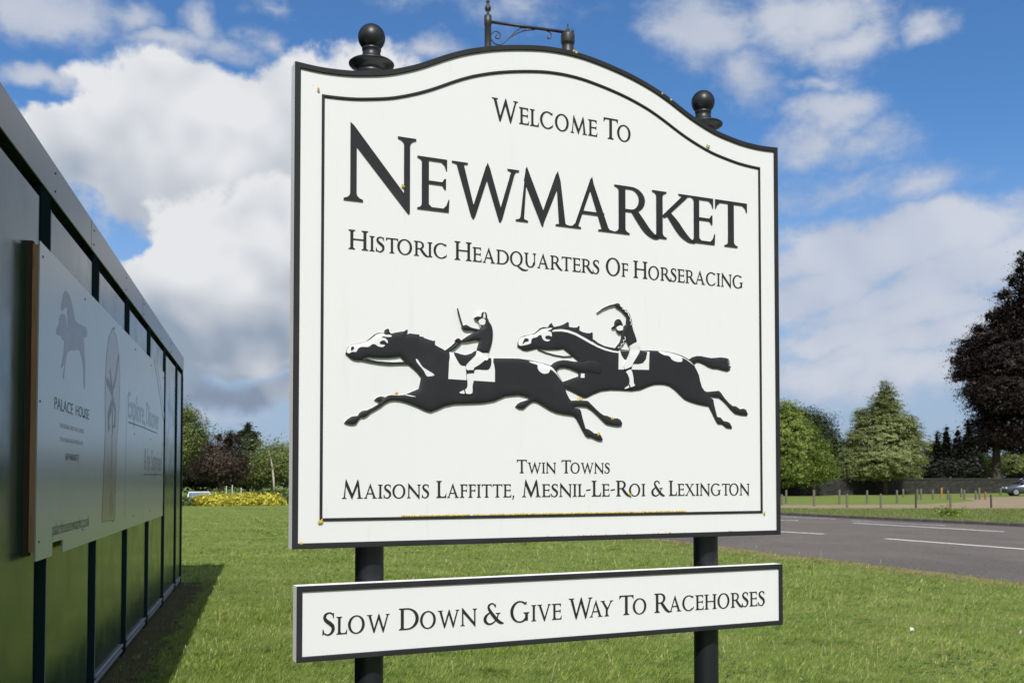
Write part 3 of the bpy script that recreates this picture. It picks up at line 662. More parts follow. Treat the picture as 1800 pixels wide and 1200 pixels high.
layer(H2, 'saddle', [T2(*Zf, [(335, 643), (450, 640), (450, 680), (405, 750), (380, 740), (348, 692)]), T2(*Zf, [(570, 640), (655, 655), (635, 740), (600, 785), (550, 797), (468, 797), (490, 760)]), T2(*Zf, [(385, 850), (465, 822), (472, 850), (410, 888)])], 0.0016, m_black, horse2, None, 0)

# riders
OFFJ = 0.013
def TJ(*a): return trace(*a, off=OFFJ)
sm = lambda p, n=4: catmull(p, n, True)
torso = sm(TJ(*Zh, [(562, 205), (590, 215), (630, 270), (648, 330), (651, 400), (641, 470), (620, 540), (590, 605), (530, 602), (470, 572), (482, 500), (492, 452), (440, 450), (380, 462), (310, 470), (282, 458), (310, 430), (380, 385), (450, 350), (470, 340), (400, 336), (330, 332), (300, 312), (287, 288), (330, 268), (362, 280), (400, 300), (500, 318), (555, 275)]))
hand = sm(TJ(*Zh, [(208, 452), (240, 425), (275, 445), (295, 465), (262, 476), (235, 460)]))
reins = strip(TJ(*Zh, [(232, 462), (170, 520), (100, 572)]), 0.004) + strip(TJ(*Zh, [(272, 474), (210, 530), (138, 582)]), 0.006)
hair = sm(TJ(*Zh, [(560, 190), (580, 185), (602, 222), (590, 270), (556, 270), (566, 230)]))
J1 = Relief([torso, hand, hair] + reins, 0.0078, 0.0035, 0.012, 0.0, 0.006)
rider1 = J1.body().build('jockey_relief', [m_black, m_side], sign); tag(rider1, 'jockey in a striped cap leaning over the front horse')
def plate(name, polys, h, mat, parent, smooth=4):
    return flat_relief([catmull(p, smooth, True) if smooth else p for p in polys], h).build(name, [mat, mat if mat is m_white else m_sided, m_side], parent)
plate('whip', strip(TJ(*Zh, [(238, 75), (250, 130), (270, 205), (296, 280)]), [.002, .0038, .0042, .0034]), 0.0082, m_black, rider1, 0)
plate('face', [TJ(*Zh, [(492, 205), (484, 240), (495, 255), (500, 285), (520, 298), (552, 268), (562, 215), (530, 192)])], 0.0086, m_white, rider1)
plate('cap', [TJ(*Zh, [(480, 182), (490, 145), (520, 122), (548, 117), (572, 130), (582, 188), (530, 186)])], 0.0092, m_white, rider1)
plate('cap_stripe', [TJ(*Zh, [(510, 184), (520, 128), (545, 119), (536, 150), (531, 188)]), TJ(*Zh, [(550, 120), (572, 132), (583, 190), (562, 186), (560, 150)]), TJ(*Zh, [(434, 185), (470, 172), (520, 180), (502, 200), (466, 213), (446, 200)]), TJ(*Zh, [(498, 268), (530, 272), (548, 262), (520, 296)])], 0.0099, m_black, rider1, 3)
layer(H1, 'breeches', [TJ(*Zh, [(462, 575), (520, 600), (590, 607), (598, 650), (570, 690), (550, 685), (480, 740), (422, 775), (410, 800), (340, 800), (328, 752), (390, 680), (440, 630)])], 0.0045, m_white, rider1)
layer(H1, 'boot', [TJ(*Zh, [(342, 842), (416, 836), (418, 920), (404, 985), (398, 1072), (325, 1078), (262, 1074), (256, 1060), (292, 1040), (336, 1015), (346, 960)])], 0.0030, m_white, rider1)
layer(H1, 'boot_strap', [TJ(*Zh, [(303, 1030), (312, 1028), (326, 1078), (314, 1080)])], 0.0050, m_black, rider1, None, 0)
layer(H1, 'boot_top', [TJ(*Zh, [(330, 802), (425, 800), (418, 832), (334, 840)])], 0.0050, m_black, rider1, None, 0)
t2 = sm(TJ(*Zf, [(395, 345), (440, 315), (480, 335), (500, 400), (525, 470), (537, 540), (455, 580), (418, 522), (365, 490), (365, 420), (378, 375)]))
ar = sm(TJ(*Zf, [(290, 95), (312, 80), (340, 95), (352, 120), (400, 150), (450, 200), (475, 260), (486, 345), (420, 335), (420, 250), (390, 200), (340, 152), (300, 128)]))
fa = sm(TJ(*Zf, [(365, 470), (412, 492), (402, 532), (352, 600), (310, 620), (293, 603), (340, 540), (358, 495)]))
cap2 = sm(TJ(*Zf, [(250, 365), (278, 342), (284, 300), (300, 275), (325, 267), (350, 280), (370, 318), (378, 350), (340, 346), (302, 356), (290, 376), (258, 380)]))
chin = sm(TJ(*Zf, [(300, 398), (330, 405), (362, 400), (362, 428), (332, 440)]))
J2 = Relief([t2, ar, fa, cap2, chin], 0.0070, 0.0035, 0.012, 0.0, 0.006)
rider2 = J2.body().build('jockey_relief', [m_black, m_side], sign); tag(rider2, 'jockey with a raised whip on the horse behind')
plate('whip', strip(TJ(*Zf, [(75, 195), (150, 145), (220, 115), (292, 97)]), [.0016, .0046, .0056, .0056]), 0.0075, m_black, rider2, 0)
plate('face', [TJ(*Zf, [(302, 365), (340, 343), (372, 360), (366, 398), (322, 405), (302, 390)])], 0.0110, m_white, rider2)
layer(J2, 'sleeve_pattern', strip(TJ(*Zf, [(365, 148), (392, 150), (402, 182), (428, 190), (440, 228), (462, 250), (456, 288), (478, 312), (462, 338)]), .0035), 0.001, m_white, rider2, None, 0)
layer(J2, 'sleeve_pattern', strip(TJ(*Zf, [(392, 475), (402, 508), (376, 520), (384, 552), (352, 565), (352, 592), (312, 606)]), .0035), 0.001, m_white, rider2, None, 0)
layer(H2, 'breeches', [TJ(*Zf, [(457, 585), (540, 541), (570, 600), (565, 650), (490, 780), (465, 825), (400, 855), (386, 848), (386, 800), (420, 730), (455, 640)])], 0.0060, m_white, rider2)
layer(H2, 'boot', [TJ(*Zf, [(412, 887), (465, 862), (490, 930), (500, 1020), (511, 1050), (440, 1075), (400, 1088), (405, 1070), (445, 1040), (450, 980), (430, 920)])], 0.0030, m_white, rider2)
layer(H2, 'boot_strap', [TJ(*Zf, [(440, 1040), (450, 1036), (462, 1076), (450, 1080)])], 0.0045, m_black, rider2, None, 0)

# lichen on the ledges
rng = random.Random(5)
lb = MB()
def blob(x, z, r, y=-0.006):
    n = 7; pts = [(x + r * rng.uniform(.6, 1.1) * math.cos(6.283 * k / n), y, z + r * rng.uniform(.5, 1.0) * math.sin(6.283 * k / n)) for k in range(n)]
    c = (x, y - r * rng.uniform(.4, .8), z)
    lb.add(pts + [c], [((k + 1) % n, k, n) for k in range(n)], 0, True)
zi = S_BOT + 0.0922
for k in range(1200):
    px_ = 705 + 500 * rng.random() ** 0.9
    if 825 < px_ < 895 and rng.random() < .5: continue
    blob(ux(px_, 912), zi + 0.0008 + 0.0028 * rng.random() ** 2, rng.uniform(.0012, .0034), -0.001 - 0.005 * rng.random())
for (px_, py_, sp, n) in ((1244, 258, .006, 14), (707, 327, .004, 8), (558, 158, .004, 8), (562, 916, .006, 16), (528, 954, .003, 8), (1075, 735, .005, 9), (1050, 762, .006, 9), (1018, 702, .012, 16), (696, 692, .006, 8), (1106, 869, .005, 8), (1342, 901, .004, 8), (1163, 166, .003, 5), (1178, 176, .003, 5), (1010, 92, .010, 7)):
    x_, z_ = on_sign(px_, py_)
    for k in range(n): blob(x_ + rng.gauss(0, sp * .5), z_ + rng.gauss(0, sp * .35), rng.uniform(.002, .0046), -0.009 if py_ > 600 and py_ < 800 else -0.006)
for k in range(26): blob(ux(960 + 330 * rng.random(), 935), S_BOT + .0190, rng.uniform(.0016, .0034), -0.004)
lich = lb.build('lichen', m_lichen, sign); tag(lich, 'orange and yellow lichen growing along the lower border', kind='stuff')
# ================================================================== GROUND, ROAD, PATH
def sstep(a, b, x):
    t = np.clip((x - a) / (b - a), 0, 1); return t * t * (3 - 2 * t)
def terrain(x, y):
    x = np.asarray(x, float); y = np.asarray(y, float)
    return -0.62 * sstep(61, 70, y) * sstep(-6, -14, x)              # the lawn falls away behind the shrub bed
m_lawn = material('lawn_ground', (0.145, 0.195, 0.046), 0.95, 0.1, var=[(0.35, 6, 0.35, 0.70, (0.175, 0.205, 0.058)), (1.6, 8, 0.48, 0.72, (0.110, 0.168, 0.036)), (7, 8, 0.50, 0.78, (0.190, 0.212, 0.072)), (28, 6, 0.52, 0.72, (0.085, 0.115, 0.028)), (0.22, 5, 0.52, 0.70, (0.115, 0.165, 0.038))], bump=(30, 0.9, 0.05))
xs = np.concatenate([[-900, -400, -200, -120], np.arange(-90, 91, 6), [120, 200, 400, 900]]); ys = np.concatenate([[-200, -60, -20], np.arange(0, 121, 5), [150, 200, 300, 500, 900, 1600]])
gm = MB(); X, Y_ = np.meshgrid(xs, ys); Zt = terrain(X, Y_); nx = len(xs)
gm.add([(float(a), float(b), float(c)) for a, b, c in zip(X.ravel(), Y_.ravel(), Zt.ravel())], [(j * nx + i, j * nx + i + 1, (j + 1) * nx + i + 1, (j + 1) * nx + i) for j in range(len(ys) - 1) for i in range(nx - 1)], 0, True)
tag(gm.build('ground', m_lawn), kind='structure')

def sheet(name, pts, z, mat, kind='structure', parent=None, n=0):
    m = MB(); p, tris, bd = union([[(q[0], q[1]) for q in pts]]); m.add([(a, b, z) for a, b in p], tris)
    o = m.build(name, mat, parent)
    if kind: tag(o, kind=kind)
    return o
# carriageway between its near edge (ragged grass) and the far kerb
nA, nB = ground(1190, 951), ground(1800, 1024)
fA, fB = ground(1370, 905), ground(1800, 926)
nd = (nB - nA).normalized(); fd = (fB - fA).normalized()
def near_edge(t): return nA + nd * t
def far_edge(t): return fA + fd * t
rr = random.Random(2)
ne = [near_edge(t) for t in np.arange(-26, 34, 0.5)]
nn = Vector((nd.y, -nd.x, 0)); nn = nn if nn.dot(fA - nA) > 0 else -nn
ne = [p + nn * (0.10 * math.sin(k * 0.7) * math.sin(k * .23) + rr.uniform(-.06, .06)) for k, p in enumerate(ne)]
fe = [far_edge(t) for t in (-75, -40, -20, 0, 15, 30, 45)]
m_road = material('asphalt', (0.116, 0.101, 0.090), 0.85, 0.2, var=[(0.5, 6, 0.4, 0.7, (0.138, 0.122, 0.108)), (0.25, 7, 0.50, 0.62, (0.094, 0.083, 0.076), (1, .35, 1)), (2.6, 6, 0.52, 0.72, (0.092, 0.081, 0.074)), (12, 5, 0.52, 0.66, (0.165, 0.148, 0.132)), (20, 4, 0.55, 0.66, (0.070, 0.062, 0.057)), (45, 4, 0.58, 0.68, (0.20, 0.185, 0.165)), (90, 3, 0.62, 0.72, (0.035, 0.033, 0.033))], bump=(120, 0.5, 0.01))
road = sheet('road', [(p.x, p.y) for p in ne] + [(p.x, p.y) for p in fe[::-1]], 0.006, m_road)
m_verge = material('worn_verge', (0.20, 0.165, 0.085), 0.95, 0.1, var=[(1.1, 7, 0.42, 0.60, (0.135, 0.150, 0.050)), (9, 6, 0.5, 0.68, (0.27, 0.225, 0.125)), (30, 5, .55, .7, (0.10, 0.085, 0.05))], bump=(30, .8, .03))
vg = [ne[k] - nn * (0.50 + 0.022 * max(0, k - 52) * .5 + 0.30 * math.sin(k * .31 + 2) * math.sin(k * .13) + rr.uniform(-.12, .12)) for k in range(len(ne))]
sheet('worn_verge', [(p.x + nn.x * .12, p.y + nn.y * .12) for p in ne] + [(p.x, p.y) for p in vg[::-1]], 0.003, m_verge)
m_line = material('road_paint', (0.78, 0.78, 0.75), 0.7, 0.3, var=[(16, 6, 0.56, 0.70, (0.50, 0.50, 0.48)), (60, 4, 0.60, 0.7, (0.24, 0.24, 0.23))])
def marking(pa, pb, w=0.16):
    a, b = ground(*pa), ground(*pb); d = (b - a).normalized(); nrm = Vector((-d.y, d.x, 0)) * w / 2
    N = 14; pts = []
    for k in range(N + 1):
        pts.append(a + (b - a) * (k / N) + nrm * rr.uniform(.88, 1.08))
    for k in range(N, -1, -1):
        pts.append(a + (b - a) * (k / N) - nrm * rr.uniform(.88, 1.08))
    return sheet('lane_marking', [(p.x, p.y) for p in pts], 0.010, m_line, None, road)
marking((1556, 946.6), (1830, 967.5), 0.15); marking((1300, 930.3), (1449, 938.6), 0.15); marking((1130, 921), (1215, 925.5), 0.15)
marking((1500, 919), (1765, 934.5), 0.16); marking((1498, 915.2), (1662, 923.8), 0.09); marking((1360, 907.2), (1470, 912.3), 0.08); marking((1330, 913.2), (1404, 914.8), 0.16)
m_kerb = material('kerb_stone', (0.085, 0.075, 0.073), 0.85, 0.2, var=[(3, 6, 0.45, 0.7, (0.12, 0.108, 0.102)), (14, 5, 0.55, 0.75, (0.05, 0.046, 0.044))], bump=(40, 0.4, 0.01))
kerb_o = empty('kerb', far_edge(0)); tag(kerb_o, kind='structure')
fn = Vector((fd.y, -fd.x, 0)); fn = fn if fn.dot(nA - fA) < 0 else -fn
kb = MB(); kb.bbox(-0.455, 0.455, -0.075, 0.075, -0.15, 0.12, 0.018); kme = kb.build('kerb_stone', m_kerb, link=False)
for k in range(-52, 34):
    o = link_mesh('kerb_stone', kme, kerb_o); o.location = fd * (k * 0.915) + fn * 0.075 + Vector((0, 0, rr.uniform(-.004, .004))); o.rotation_euler = (0, 0, math.atan2(fd.y, fd.x) + rr.uniform(-.004, .004))
# sandy path and the gravel lay-by it opens into
m_sand = material('sandy_path', (0.235, 0.190, 0.128), 0.95, 0.1, var=[(0.8, 6, 0.4, 0.7, (0.28, 0.228, 0.155)), (10, 6, 0.5, 0.7, (0.18, 0.145, 0.095))], bump=(60, 0.5, 0.01))
pth = [ground(*p, 0) for p in ((1180, 887.5), (1370, 887.2), (1480, 887.4), (1600, 886.6), (1655, 884.6), (1690, 882.5), (1715, 880.2), (1700, 877.2), (1690, 875.6), (1740, 873.8), (1830, 871.5), (2050, 868), (2050, 893), (1830, 893.5), (1700, 893.6), (1560, 893.4), (1480, 893.2), (1370, 892.6), (1180, 892.0))]
sheet('path', pth, 0.006, m_sand)

# ================================================================== HOARDING ON THE LEFT
WO, WYAW, WH, WEND = Vector((-1.27404, 0, 0)), -0.24387, 3.497, 15.864
wd = Vector((math.sin(WYAW), math.cos(WYAW), 0)); wn = Vector((math.cos(WYAW), -math.sin(WYAW), 0))   # along / out of the face
def on_wall(px, py, off=0.0):
    d = ray(px, py); o = Vector((0, 0, EYE)); p0 = WO + wn * off
    t = (p0 - o).dot(wn) / d.dot(wn); p = o + d * t
    return ((p - WO).dot(wd), p.z)
def green_panel():
    m = material('hoarding_green_gloss', (0.010, 0.038, 0.028), 0.17, 0.42, var=[(0.8, 5, 0.4, 0.75, (0.013, 0.046, 0.034)), (30, 5, 0.70, 0.76, (0.045, 0.065, 0.055))], coat=0.0, bump=(1.6, 0.10, 0.02))
    g = NG(m.node_tree); bs = g.n['Principled BSDF']; tc = g.node('ShaderNodeTexCoord')
    g.l.new(g.smooth(g.noise(tc.outputs['Object'], 3.0, 7, 0.6), 0.35, 0.75, 0.13, 0.26), bs.inputs['Roughness'])
    return m
m_panel = green_panel()
m_strip = material('hoarding_dark_post', (0.003, 0.013, 0.015), 0.95, 0.02, var=[(3, 5, 0.5, 0.8, (0.005, 0.017, 0.019))])
m_fascia = material('hoarding_fascia', (0.016, 0.032, 0.034), 0.22, 0.38, metal=0.0, var=[(1.2, 5, 0.45, 0.75, (0.032, 0.045, 0.050)), (25, 5, 0.68, 0.74, (0.10, 0.11, 0.11))], bump=(2.0, 0.08, 0.02))
m_rail = material('hoarding_base_rail', (0.20, 0.22, 0.24), 0.4, 0.5, var=[(6, 6, 0.5, 0.7, (0.09, 0.10, 0.10))])
m_dark = material('hoarding_shadow_rail', (0.010, 0.016, 0.008), 0.7, 0.2)
m_screw = material('screw_head', (0.05, 0.05, 0.055), 0.4, 0.5, metal=0.6)
hoard = tag(empty('site_hoarding', WO + wd * WEND, R(90) - WYAW), 'tall dark green panelled hoarding with metal fascia on the left', 'hoarding')
LX = lambda s: s - WEND                                        # local x along the wall, local y into it, z up
left_edges = [5.73 + 1.766 * k for k in range(-3, 6)]
SW = 0.265
sides = [(left_edges[k] + SW, left_edges[k + 1]) for k in range(len(left_edges) - 1)] + [(left_edges[-1] + SW, 15.60)]
m = MB(); m.box(LX(0.4), LX(WEND) - .01, 0.12, 0.16, 0.0, WH - .05); m.box(LX(0.4), LX(WEND) - .01, 0.08, 0.119, 3.10, 3.25, 0)
m.build('backing_sheet', m_dark, hoard)
m = MB(); m.bbox(-0.16, 0.0, 0.17, 3.2, 0.0, WH - .05, .01); m.build('return_panel', m_strip, hoard)
for s0_, s1_ in sides:
    m = MB(); m.bbox(LX(s0_), LX(s1_), 0.0, 0.045, 0.13, 3.185, 0.004); pn = m.build('panel', m_panel, hoard)
    m = MB(); m.bbox(LX(s0_) + .01, LX(s1_) - .01, -0.012, 0.05, 0.045, 0.075, .003); m.bbox(LX(s0_) + .01, LX(s1_) - .01, -0.020, 0.05, 0.095, 0.122, .003)
    m.build('base_rail', m_rail, hoard)
for e in left_edges + [15.60]:
    m = MB(); m.bbox(LX(e) + .002, LX(e + (SW if e < 15 else 0.26)) - .002, -0.006, 0.115, 0.0, 3.255, 0.004); m.build('post', m_strip, hoard)
    m = MB(); m.box(LX(e + (SW if e < 15 else 0.26)) - .0015, LX(e + (SW if e < 15 else 0.26)) + .0060, -0.009, 0.03, 0.135, 3.18); m.build('edge_trim', m_rail, hoard)
sm_ = MB(); sm_.lathe([(0.0075, 0), (0.007, .0025), (0.004, .0035)], 8); screw_me = sm_.build('screw', m_screw, link=False)
def screw(s, z, off, parent):
    o = link_mesh('screw', screw_me, parent); o.location = (LX(s), -off, z); o.rotation_euler = (R(90), 0, 0); return o
joints = [0.4, 4.2, 7.36, 10.5, 13.65, WEND + 0.015]
for a, b in zip(joints, joints[1:]):
    m = MB(); m.bbox(LX(a) + .004, LX(b) - .004, -0.012, 0.10, 3.262, WH - 0.02, 0.004); fa_ = m.build('fascia', m_fascia, hoard)
    for s_ in np.arange(a + .12, b, 1.766):
        for z_ in (3.31, 3.42): screw(s_, z_ + rr.uniform(-.01, .01), 0.0122, fa_)
m_soil = material('bare_soil', (0.085, 0.072, 0.040), 0.95, 0.1, var=[(3, 6, 0.42, 0.62, (0.085, 0.095, 0.032)), (20, 6, 0.5, 0.7, (0.05, 0.04, 0.03))], bump=(40, 0.8, 0.03))
soil = []
for k in range(400):
    t_ = k / 399; p = WO + wd * (0.4 + (WEND - 0.45) * t_) + wn * (0.33 + 0.05 * math.sin(k * .19) + 0.035 * math.sin(k * .53 + 1) + rr.uniform(-.03, .03)); soil.append((p.x, p.y))
for s_ in (WEND - .05, 0.4): p = WO + wd * s_ - wn * 0.01; soil.append((p.x, p.y))
sheet('soil_strip', soil, 0.006, m_soil)

# --- printed board fixed to the hoarding
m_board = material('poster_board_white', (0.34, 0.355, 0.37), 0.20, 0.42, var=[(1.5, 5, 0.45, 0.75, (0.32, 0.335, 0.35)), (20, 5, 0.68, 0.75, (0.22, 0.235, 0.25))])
m_print = material('print_dark', (0.025, 0.025, 0.032), 0.35, 0.15)
m_pgrey = material('print_grey', (0.13, 0.135, 0.155), 0.25, 0.28, var=[(9, 5, 0.45, 0.7, (0.16, 0.165, 0.185))])
m_pbeige = material('print_beige', (0.24, 0.20, 0.175), 0.22, 0.28, var=[(6, 5, 0.45, 0.7, (0.21, 0.185, 0.175))])
m_timber = material('raw_timber', (0.34, 0.215, 0.12), 0.8, 0.2, var=[(5, 6, 0.45, 0.7, (0.27, 0.165, 0.09), (1, 1, 0.15)), (30, 5, 0.55, 0.7, (0.22, 0.12, 0.06), (1, 1, .1))])
m_timber2 = material('shaded_dark_timber', (0.05, 0.035, 0.025), 0.8, 0.2)  # dark batten whose colour also holds the shadow of the gap
PO = 0.068
poster = tag(empty('poster_board', WO + wd * WEND, R(90) - WYAW), 'large printed white board on timber battens fixed to the hoarding', 'sign board')
s_l, z_t = on_wall(70.5, 423, PO); _, z_b = on_wall(62, 987, PO); s_r, _ = on_wall(286, 905, PO)
n0, nz = on_wall(92, 962, PO); n1_, nz2 = on_wall(110, 962, PO)
zn = z_b + 0.075
outl = [(LX(s_l), z_b), (LX(n0), z_b), (LX(n0), zn), (LX(n1_), zn), (LX(n1_), z_b), (LX(s_r), z_b), (LX(s_r), z_t), (LX(s_l), z_t)]
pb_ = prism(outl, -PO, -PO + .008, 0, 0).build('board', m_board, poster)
for s_ in (s_l + 0.002, (s_l + s_r) / 2, s_r - .06):
    m = MB(); m.box(LX(s_), LX(s_ + .05), -PO + .0085, -0.032, z_b + .05, z_t - .02); m.build('batten', m_timber, poster)
    m = MB(); m.box(LX(s_) + .004, LX(s_ + .05), -0.0315, -0.0005, z_b + .03, z_t - .0); m.build('packing_batten', m_timber2, poster)
for s_ in np.linspace(s_l + .06, s_r - .06, 6):
    for z_ in (z_b + .10, (z_b + z_t) / 2, z_t - .07): screw(s_ + rr.uniform(-.02, .02), z_, PO + .0002, pb_)
def WP(ox, oy, k, pts): return [(LX(a), b) for a, b in (on_wall(ox + x / k, oy + y / k, PO) for x, y in pts)]
def print_flat(name, polys, mat, lift=0.0007, parent=None):
    p, tris, bd = union(polys); m = MB(); m.add([(a, -PO - lift, b) for a, b in p], tris)
    return m.build(name, mat, parent or poster)
def print_text(txt, pa, pb, y_top_left, mat=None, lift=0.0007, bold=0.006):
    """text between two baseline points of the photograph"""
    c = bpy.data.curves.new('text', 'FONT'); c.body = txt; c.resolution_u = 3; c.offset = bold
    o = bpy.data.objects.new('text', c); col.objects.link(o)
    me = bpy.data.meshes.new_from_object(o.evaluated_get(bpy.context.evaluated_depsgraph_get())); bpy.data.objects.remove(o)
    v = np.empty(len(me.vertices) * 3, np.float32); me.vertices.foreach_get('co', v); v = v.reshape(-1, 3)
    x0, z0 = on_wall(*pa, PO); x1, _ = on_wall(*pb, PO); _, z1 = on_wall(pa[0], y_top_left, PO)
    lo, hi = v.min(0), v.max(0)
    nx_ = LX(x0) + (v[:, 0] - lo[0]) / (hi[0] - lo[0]) * (x1 - x0); nz_ = z0 + v[:, 1] * ((z1 - z0) / hi[1])
    me.vertices.foreach_set('co', np.stack([nx_, np.full(len(v), -PO - lift), nz_], 1).astype(np.float32).ravel()); me.update()
    me.materials.clear(); me.materials.append(mat or m_print)
    return link_mesh('printed_text', me, poster)
Zp, Zq = (70, 480, 5.4545), (170, 570, 3.429)
horse_pic = WP(*Zp, [(245, 170), (270, 190), (300, 260), (320, 350), (340, 450), (375, 485), (405, 495), (412, 510), (438, 515), (452, 560), (452, 600), (430, 617), (425, 570), (420, 620), (430, 780), (436, 900), (432, 1090), (422, 1090), (415, 900), (400, 800), (375, 735), (330, 742), (285, 742), (258, 780), (242, 900), (232, 1005), (220, 1005), (235, 880), (215, 900), (203, 900), (225, 790), (232, 720), (235, 650), (215, 640), (205, 602), (165, 592), (163, 530), (185, 480), (190, 430), (210, 392), (245, 408), (256, 480), (262, 540), (270, 500), (262, 340), (245, 328), (220, 360), (204, 342), (210, 290), (225, 210)])
print_flat('horse_picture', [catmull(horse_pic, 3, True)], m_pgrey)
print_text('PALACE', (95.7, 718), (128.2, 728), 696.5)
print_text('HOUSE', (133.1, 729.6), (156.3, 737), 710.5)
print_text('NATIONAL HERITAGE CENTRE', (106, 751), (147.5, 761), 743, m_pgrey)
print_text('FOR HORSERACING & SPORTING ART', (106, 775), (146, 781), 767.5, m_pgrey)
print_text('NEWMARKET', (115, 808), (139.3, 810.5), 796)
print_text('palacehousenewmarket.co.uk', (92.2, 941), (156.3, 930), 917, bold=-0.004)
arch_o = [(30, 1190), (45, 800), (52, 640), (50, 480), (52, 330), (60, 180), (74, 80), (98, 22), (120, 80), (134, 180), (140, 320), (137, 500), (122, 700), (116, 900), (110, 1175)]
arch = WP(*Zq, arch_o)
print_flat('figure_picture', [arch], m_pbeige, 0.0007)
print_flat('figure_outline', strip(arch + [arch[0]], 0.012), m_pgrey, 0.0013)
fig = []
for pts, w_ in (([(95, 660), (94, 520), (95, 400), (84, 320), (80, 270)], .05), ([(96, 400), (112, 330), (126, 230), (132, 185)], .045), ([(94, 420), (78, 370), (60, 340)], .06), ([(75, 640), (70, 560), (85, 500), (95, 470)], .08), ([(108, 620), (112, 520), (100, 460)], .06), ([(92, 660), (90, 800), (84, 920)], .02), ([(80, 1150), (82, 1060), (92, 1000)], .02), ([(96, 1150), (95, 1040)], .02)):
    fig += strip(WP(*Zq, pts), w_)
print_flat('figure_drawing', fig, material('print_brown', (0.10, 0.075, 0.068), 0.3, 0.15, var=[(14, 5, .45, .65, (.17, .15, .145))]), 0.0014)
print_text('Explore,', (225.4, 733), (254.4, 746), 687, m_pgrey)
print_text('Discover', (257, 746), (279, 755), 706, m_pgrey)
print_flat('underline', strip(WP(*Zq, [(190, 588), (280, 620), (365, 656)]), 0.012), m_print, 0.0007)
print_text('& be Surprised', (253.5, 826), (284, 828), 785, m_pgrey)
print_flat('underline', strip(WP(*Zq, [(283, 903), (392, 905)]), 0.012), m_print, 0.0007)
print_flat('panel_joint', strip(WP(*Zq, [(184, 420), (176, 760), (168, 1160)]), 0.010), m_pgrey, 0.0007)
print_flat('sash_line', strip(WP(*Zq, [(345, 207), (375, 390), (402, 580)]), 0.05) + strip(WP(*Zq, [(362, 230), (388, 390), (408, 560)]), 0.03), m_pgrey, 0.0007)

# ================================================================== STREET LAMP BEHIND THE SIGN
m_iron = material('lamp_black_iron', (0.020, 0.018, 0.018), 0.45, 0.45, var=[(4, 5, 0.5, 0.75, (0.045, 0.036, 0.032))])
LY = 27.0; mpp = LY / FPX
def LP(px, py, Y=LY): return at(px, py, Y)
base = LP(857.3, 500); lamp = tag(empty('street_lamp', (base.x, LY, 0)), 'tall black iron street lamp with scrolled arm rising behind the sign', 'street lamp')
def loc(p): return (p.x - base.x, p.y - LY, p.z)
ztop = LP(857, 27).z
m = MB(); m.lathe([(0.16, 0), (0.16, .25), (0.13, .4), (0.13, 1.4), (.105, 1.6), (0.098, 3), (0.090, ztop - 1.0), (0.09, ztop - .30), (.102, ztop - .28), (.102, ztop - .02), (0.07, ztop)], 20); m.build('pole', m_iron, lamp)
m = MB(); m.lathe([(.05, 0), (.035, .05), (.03, .08), (.075, .13), (.088, .18), (.075, .24), (.035, .29), (.03, .32), (.05, .36), (.035, .44), (.008, .54), (.001, .58)], 16, (0, 0, ztop)); m.build('finial', m_iron, lamp)
e1 = LP(860, 38.5); e2 = LP(998, 57.5, 27.75)
m = MB(); m.tube([loc(e1), loc(e2)], 0.042, 10); m.build('arm', m_iron, lamp)
def AP(x, y): return loc(LP(800 + x / 6.923, y / 6.923, LY + 0.75 * max(0, (x - 400)) / 970))
cs = [[(440, 420), (470, 392), (505, 385), (540, 405), (550, 440), (535, 470), (505, 472), (490, 450), (500, 432), (518, 432)], [(440, 480), (470, 525), (525, 548), (580, 535), (650, 470), (720, 400), (780, 355), (810, 335)], [(650, 470), (740, 415), (830, 380), (940, 365), (1000, 358), (1090, 372), (1140, 390), (1168, 420), (1165, 455), (1140, 475), (1122, 460), (1132, 440)], [(800, 338), (850, 345), (850, 370), (830, 382), (822, 365)]]
for c_ in cs:
    m = MB(); m.tube([AP(*q) for q in catmull(c_, 5)], 0.016, 6); m.build('scroll', m_iron, lamp)
l2 = loc(e2)
m = MB()
m.lathe([(.62, -1.35), (.60, -1.25), (.42, -.95), (.30, -.72), (.20, -.62), (.165, -.55), (.165, -.42), (.155, -.36), (.185, -.34), (.195, -.28), (.195, -.10), (.185, -.05), (.12, -.02), (.06, 0.02), (.05, .10), (.028, .13), (.02, .24)], 24, l2)
m.lathe([(.035, 0), (.035, .14), (.01, .17)], 8, (l2[0] + .14, l2[1], l2[2] - .06)); m.build('lantern', m_iron, lamp)
m = MB(); m.lathe([(.05, -1.62), (.30, -1.60), (.42, -1.50), (.50, -1.36), (.50, -1.345)], 20, l2); m.build('lantern_bowl', material('lantern_glass', (0.55, 0.56, 0.55), 0.2, 0.5), lamp)

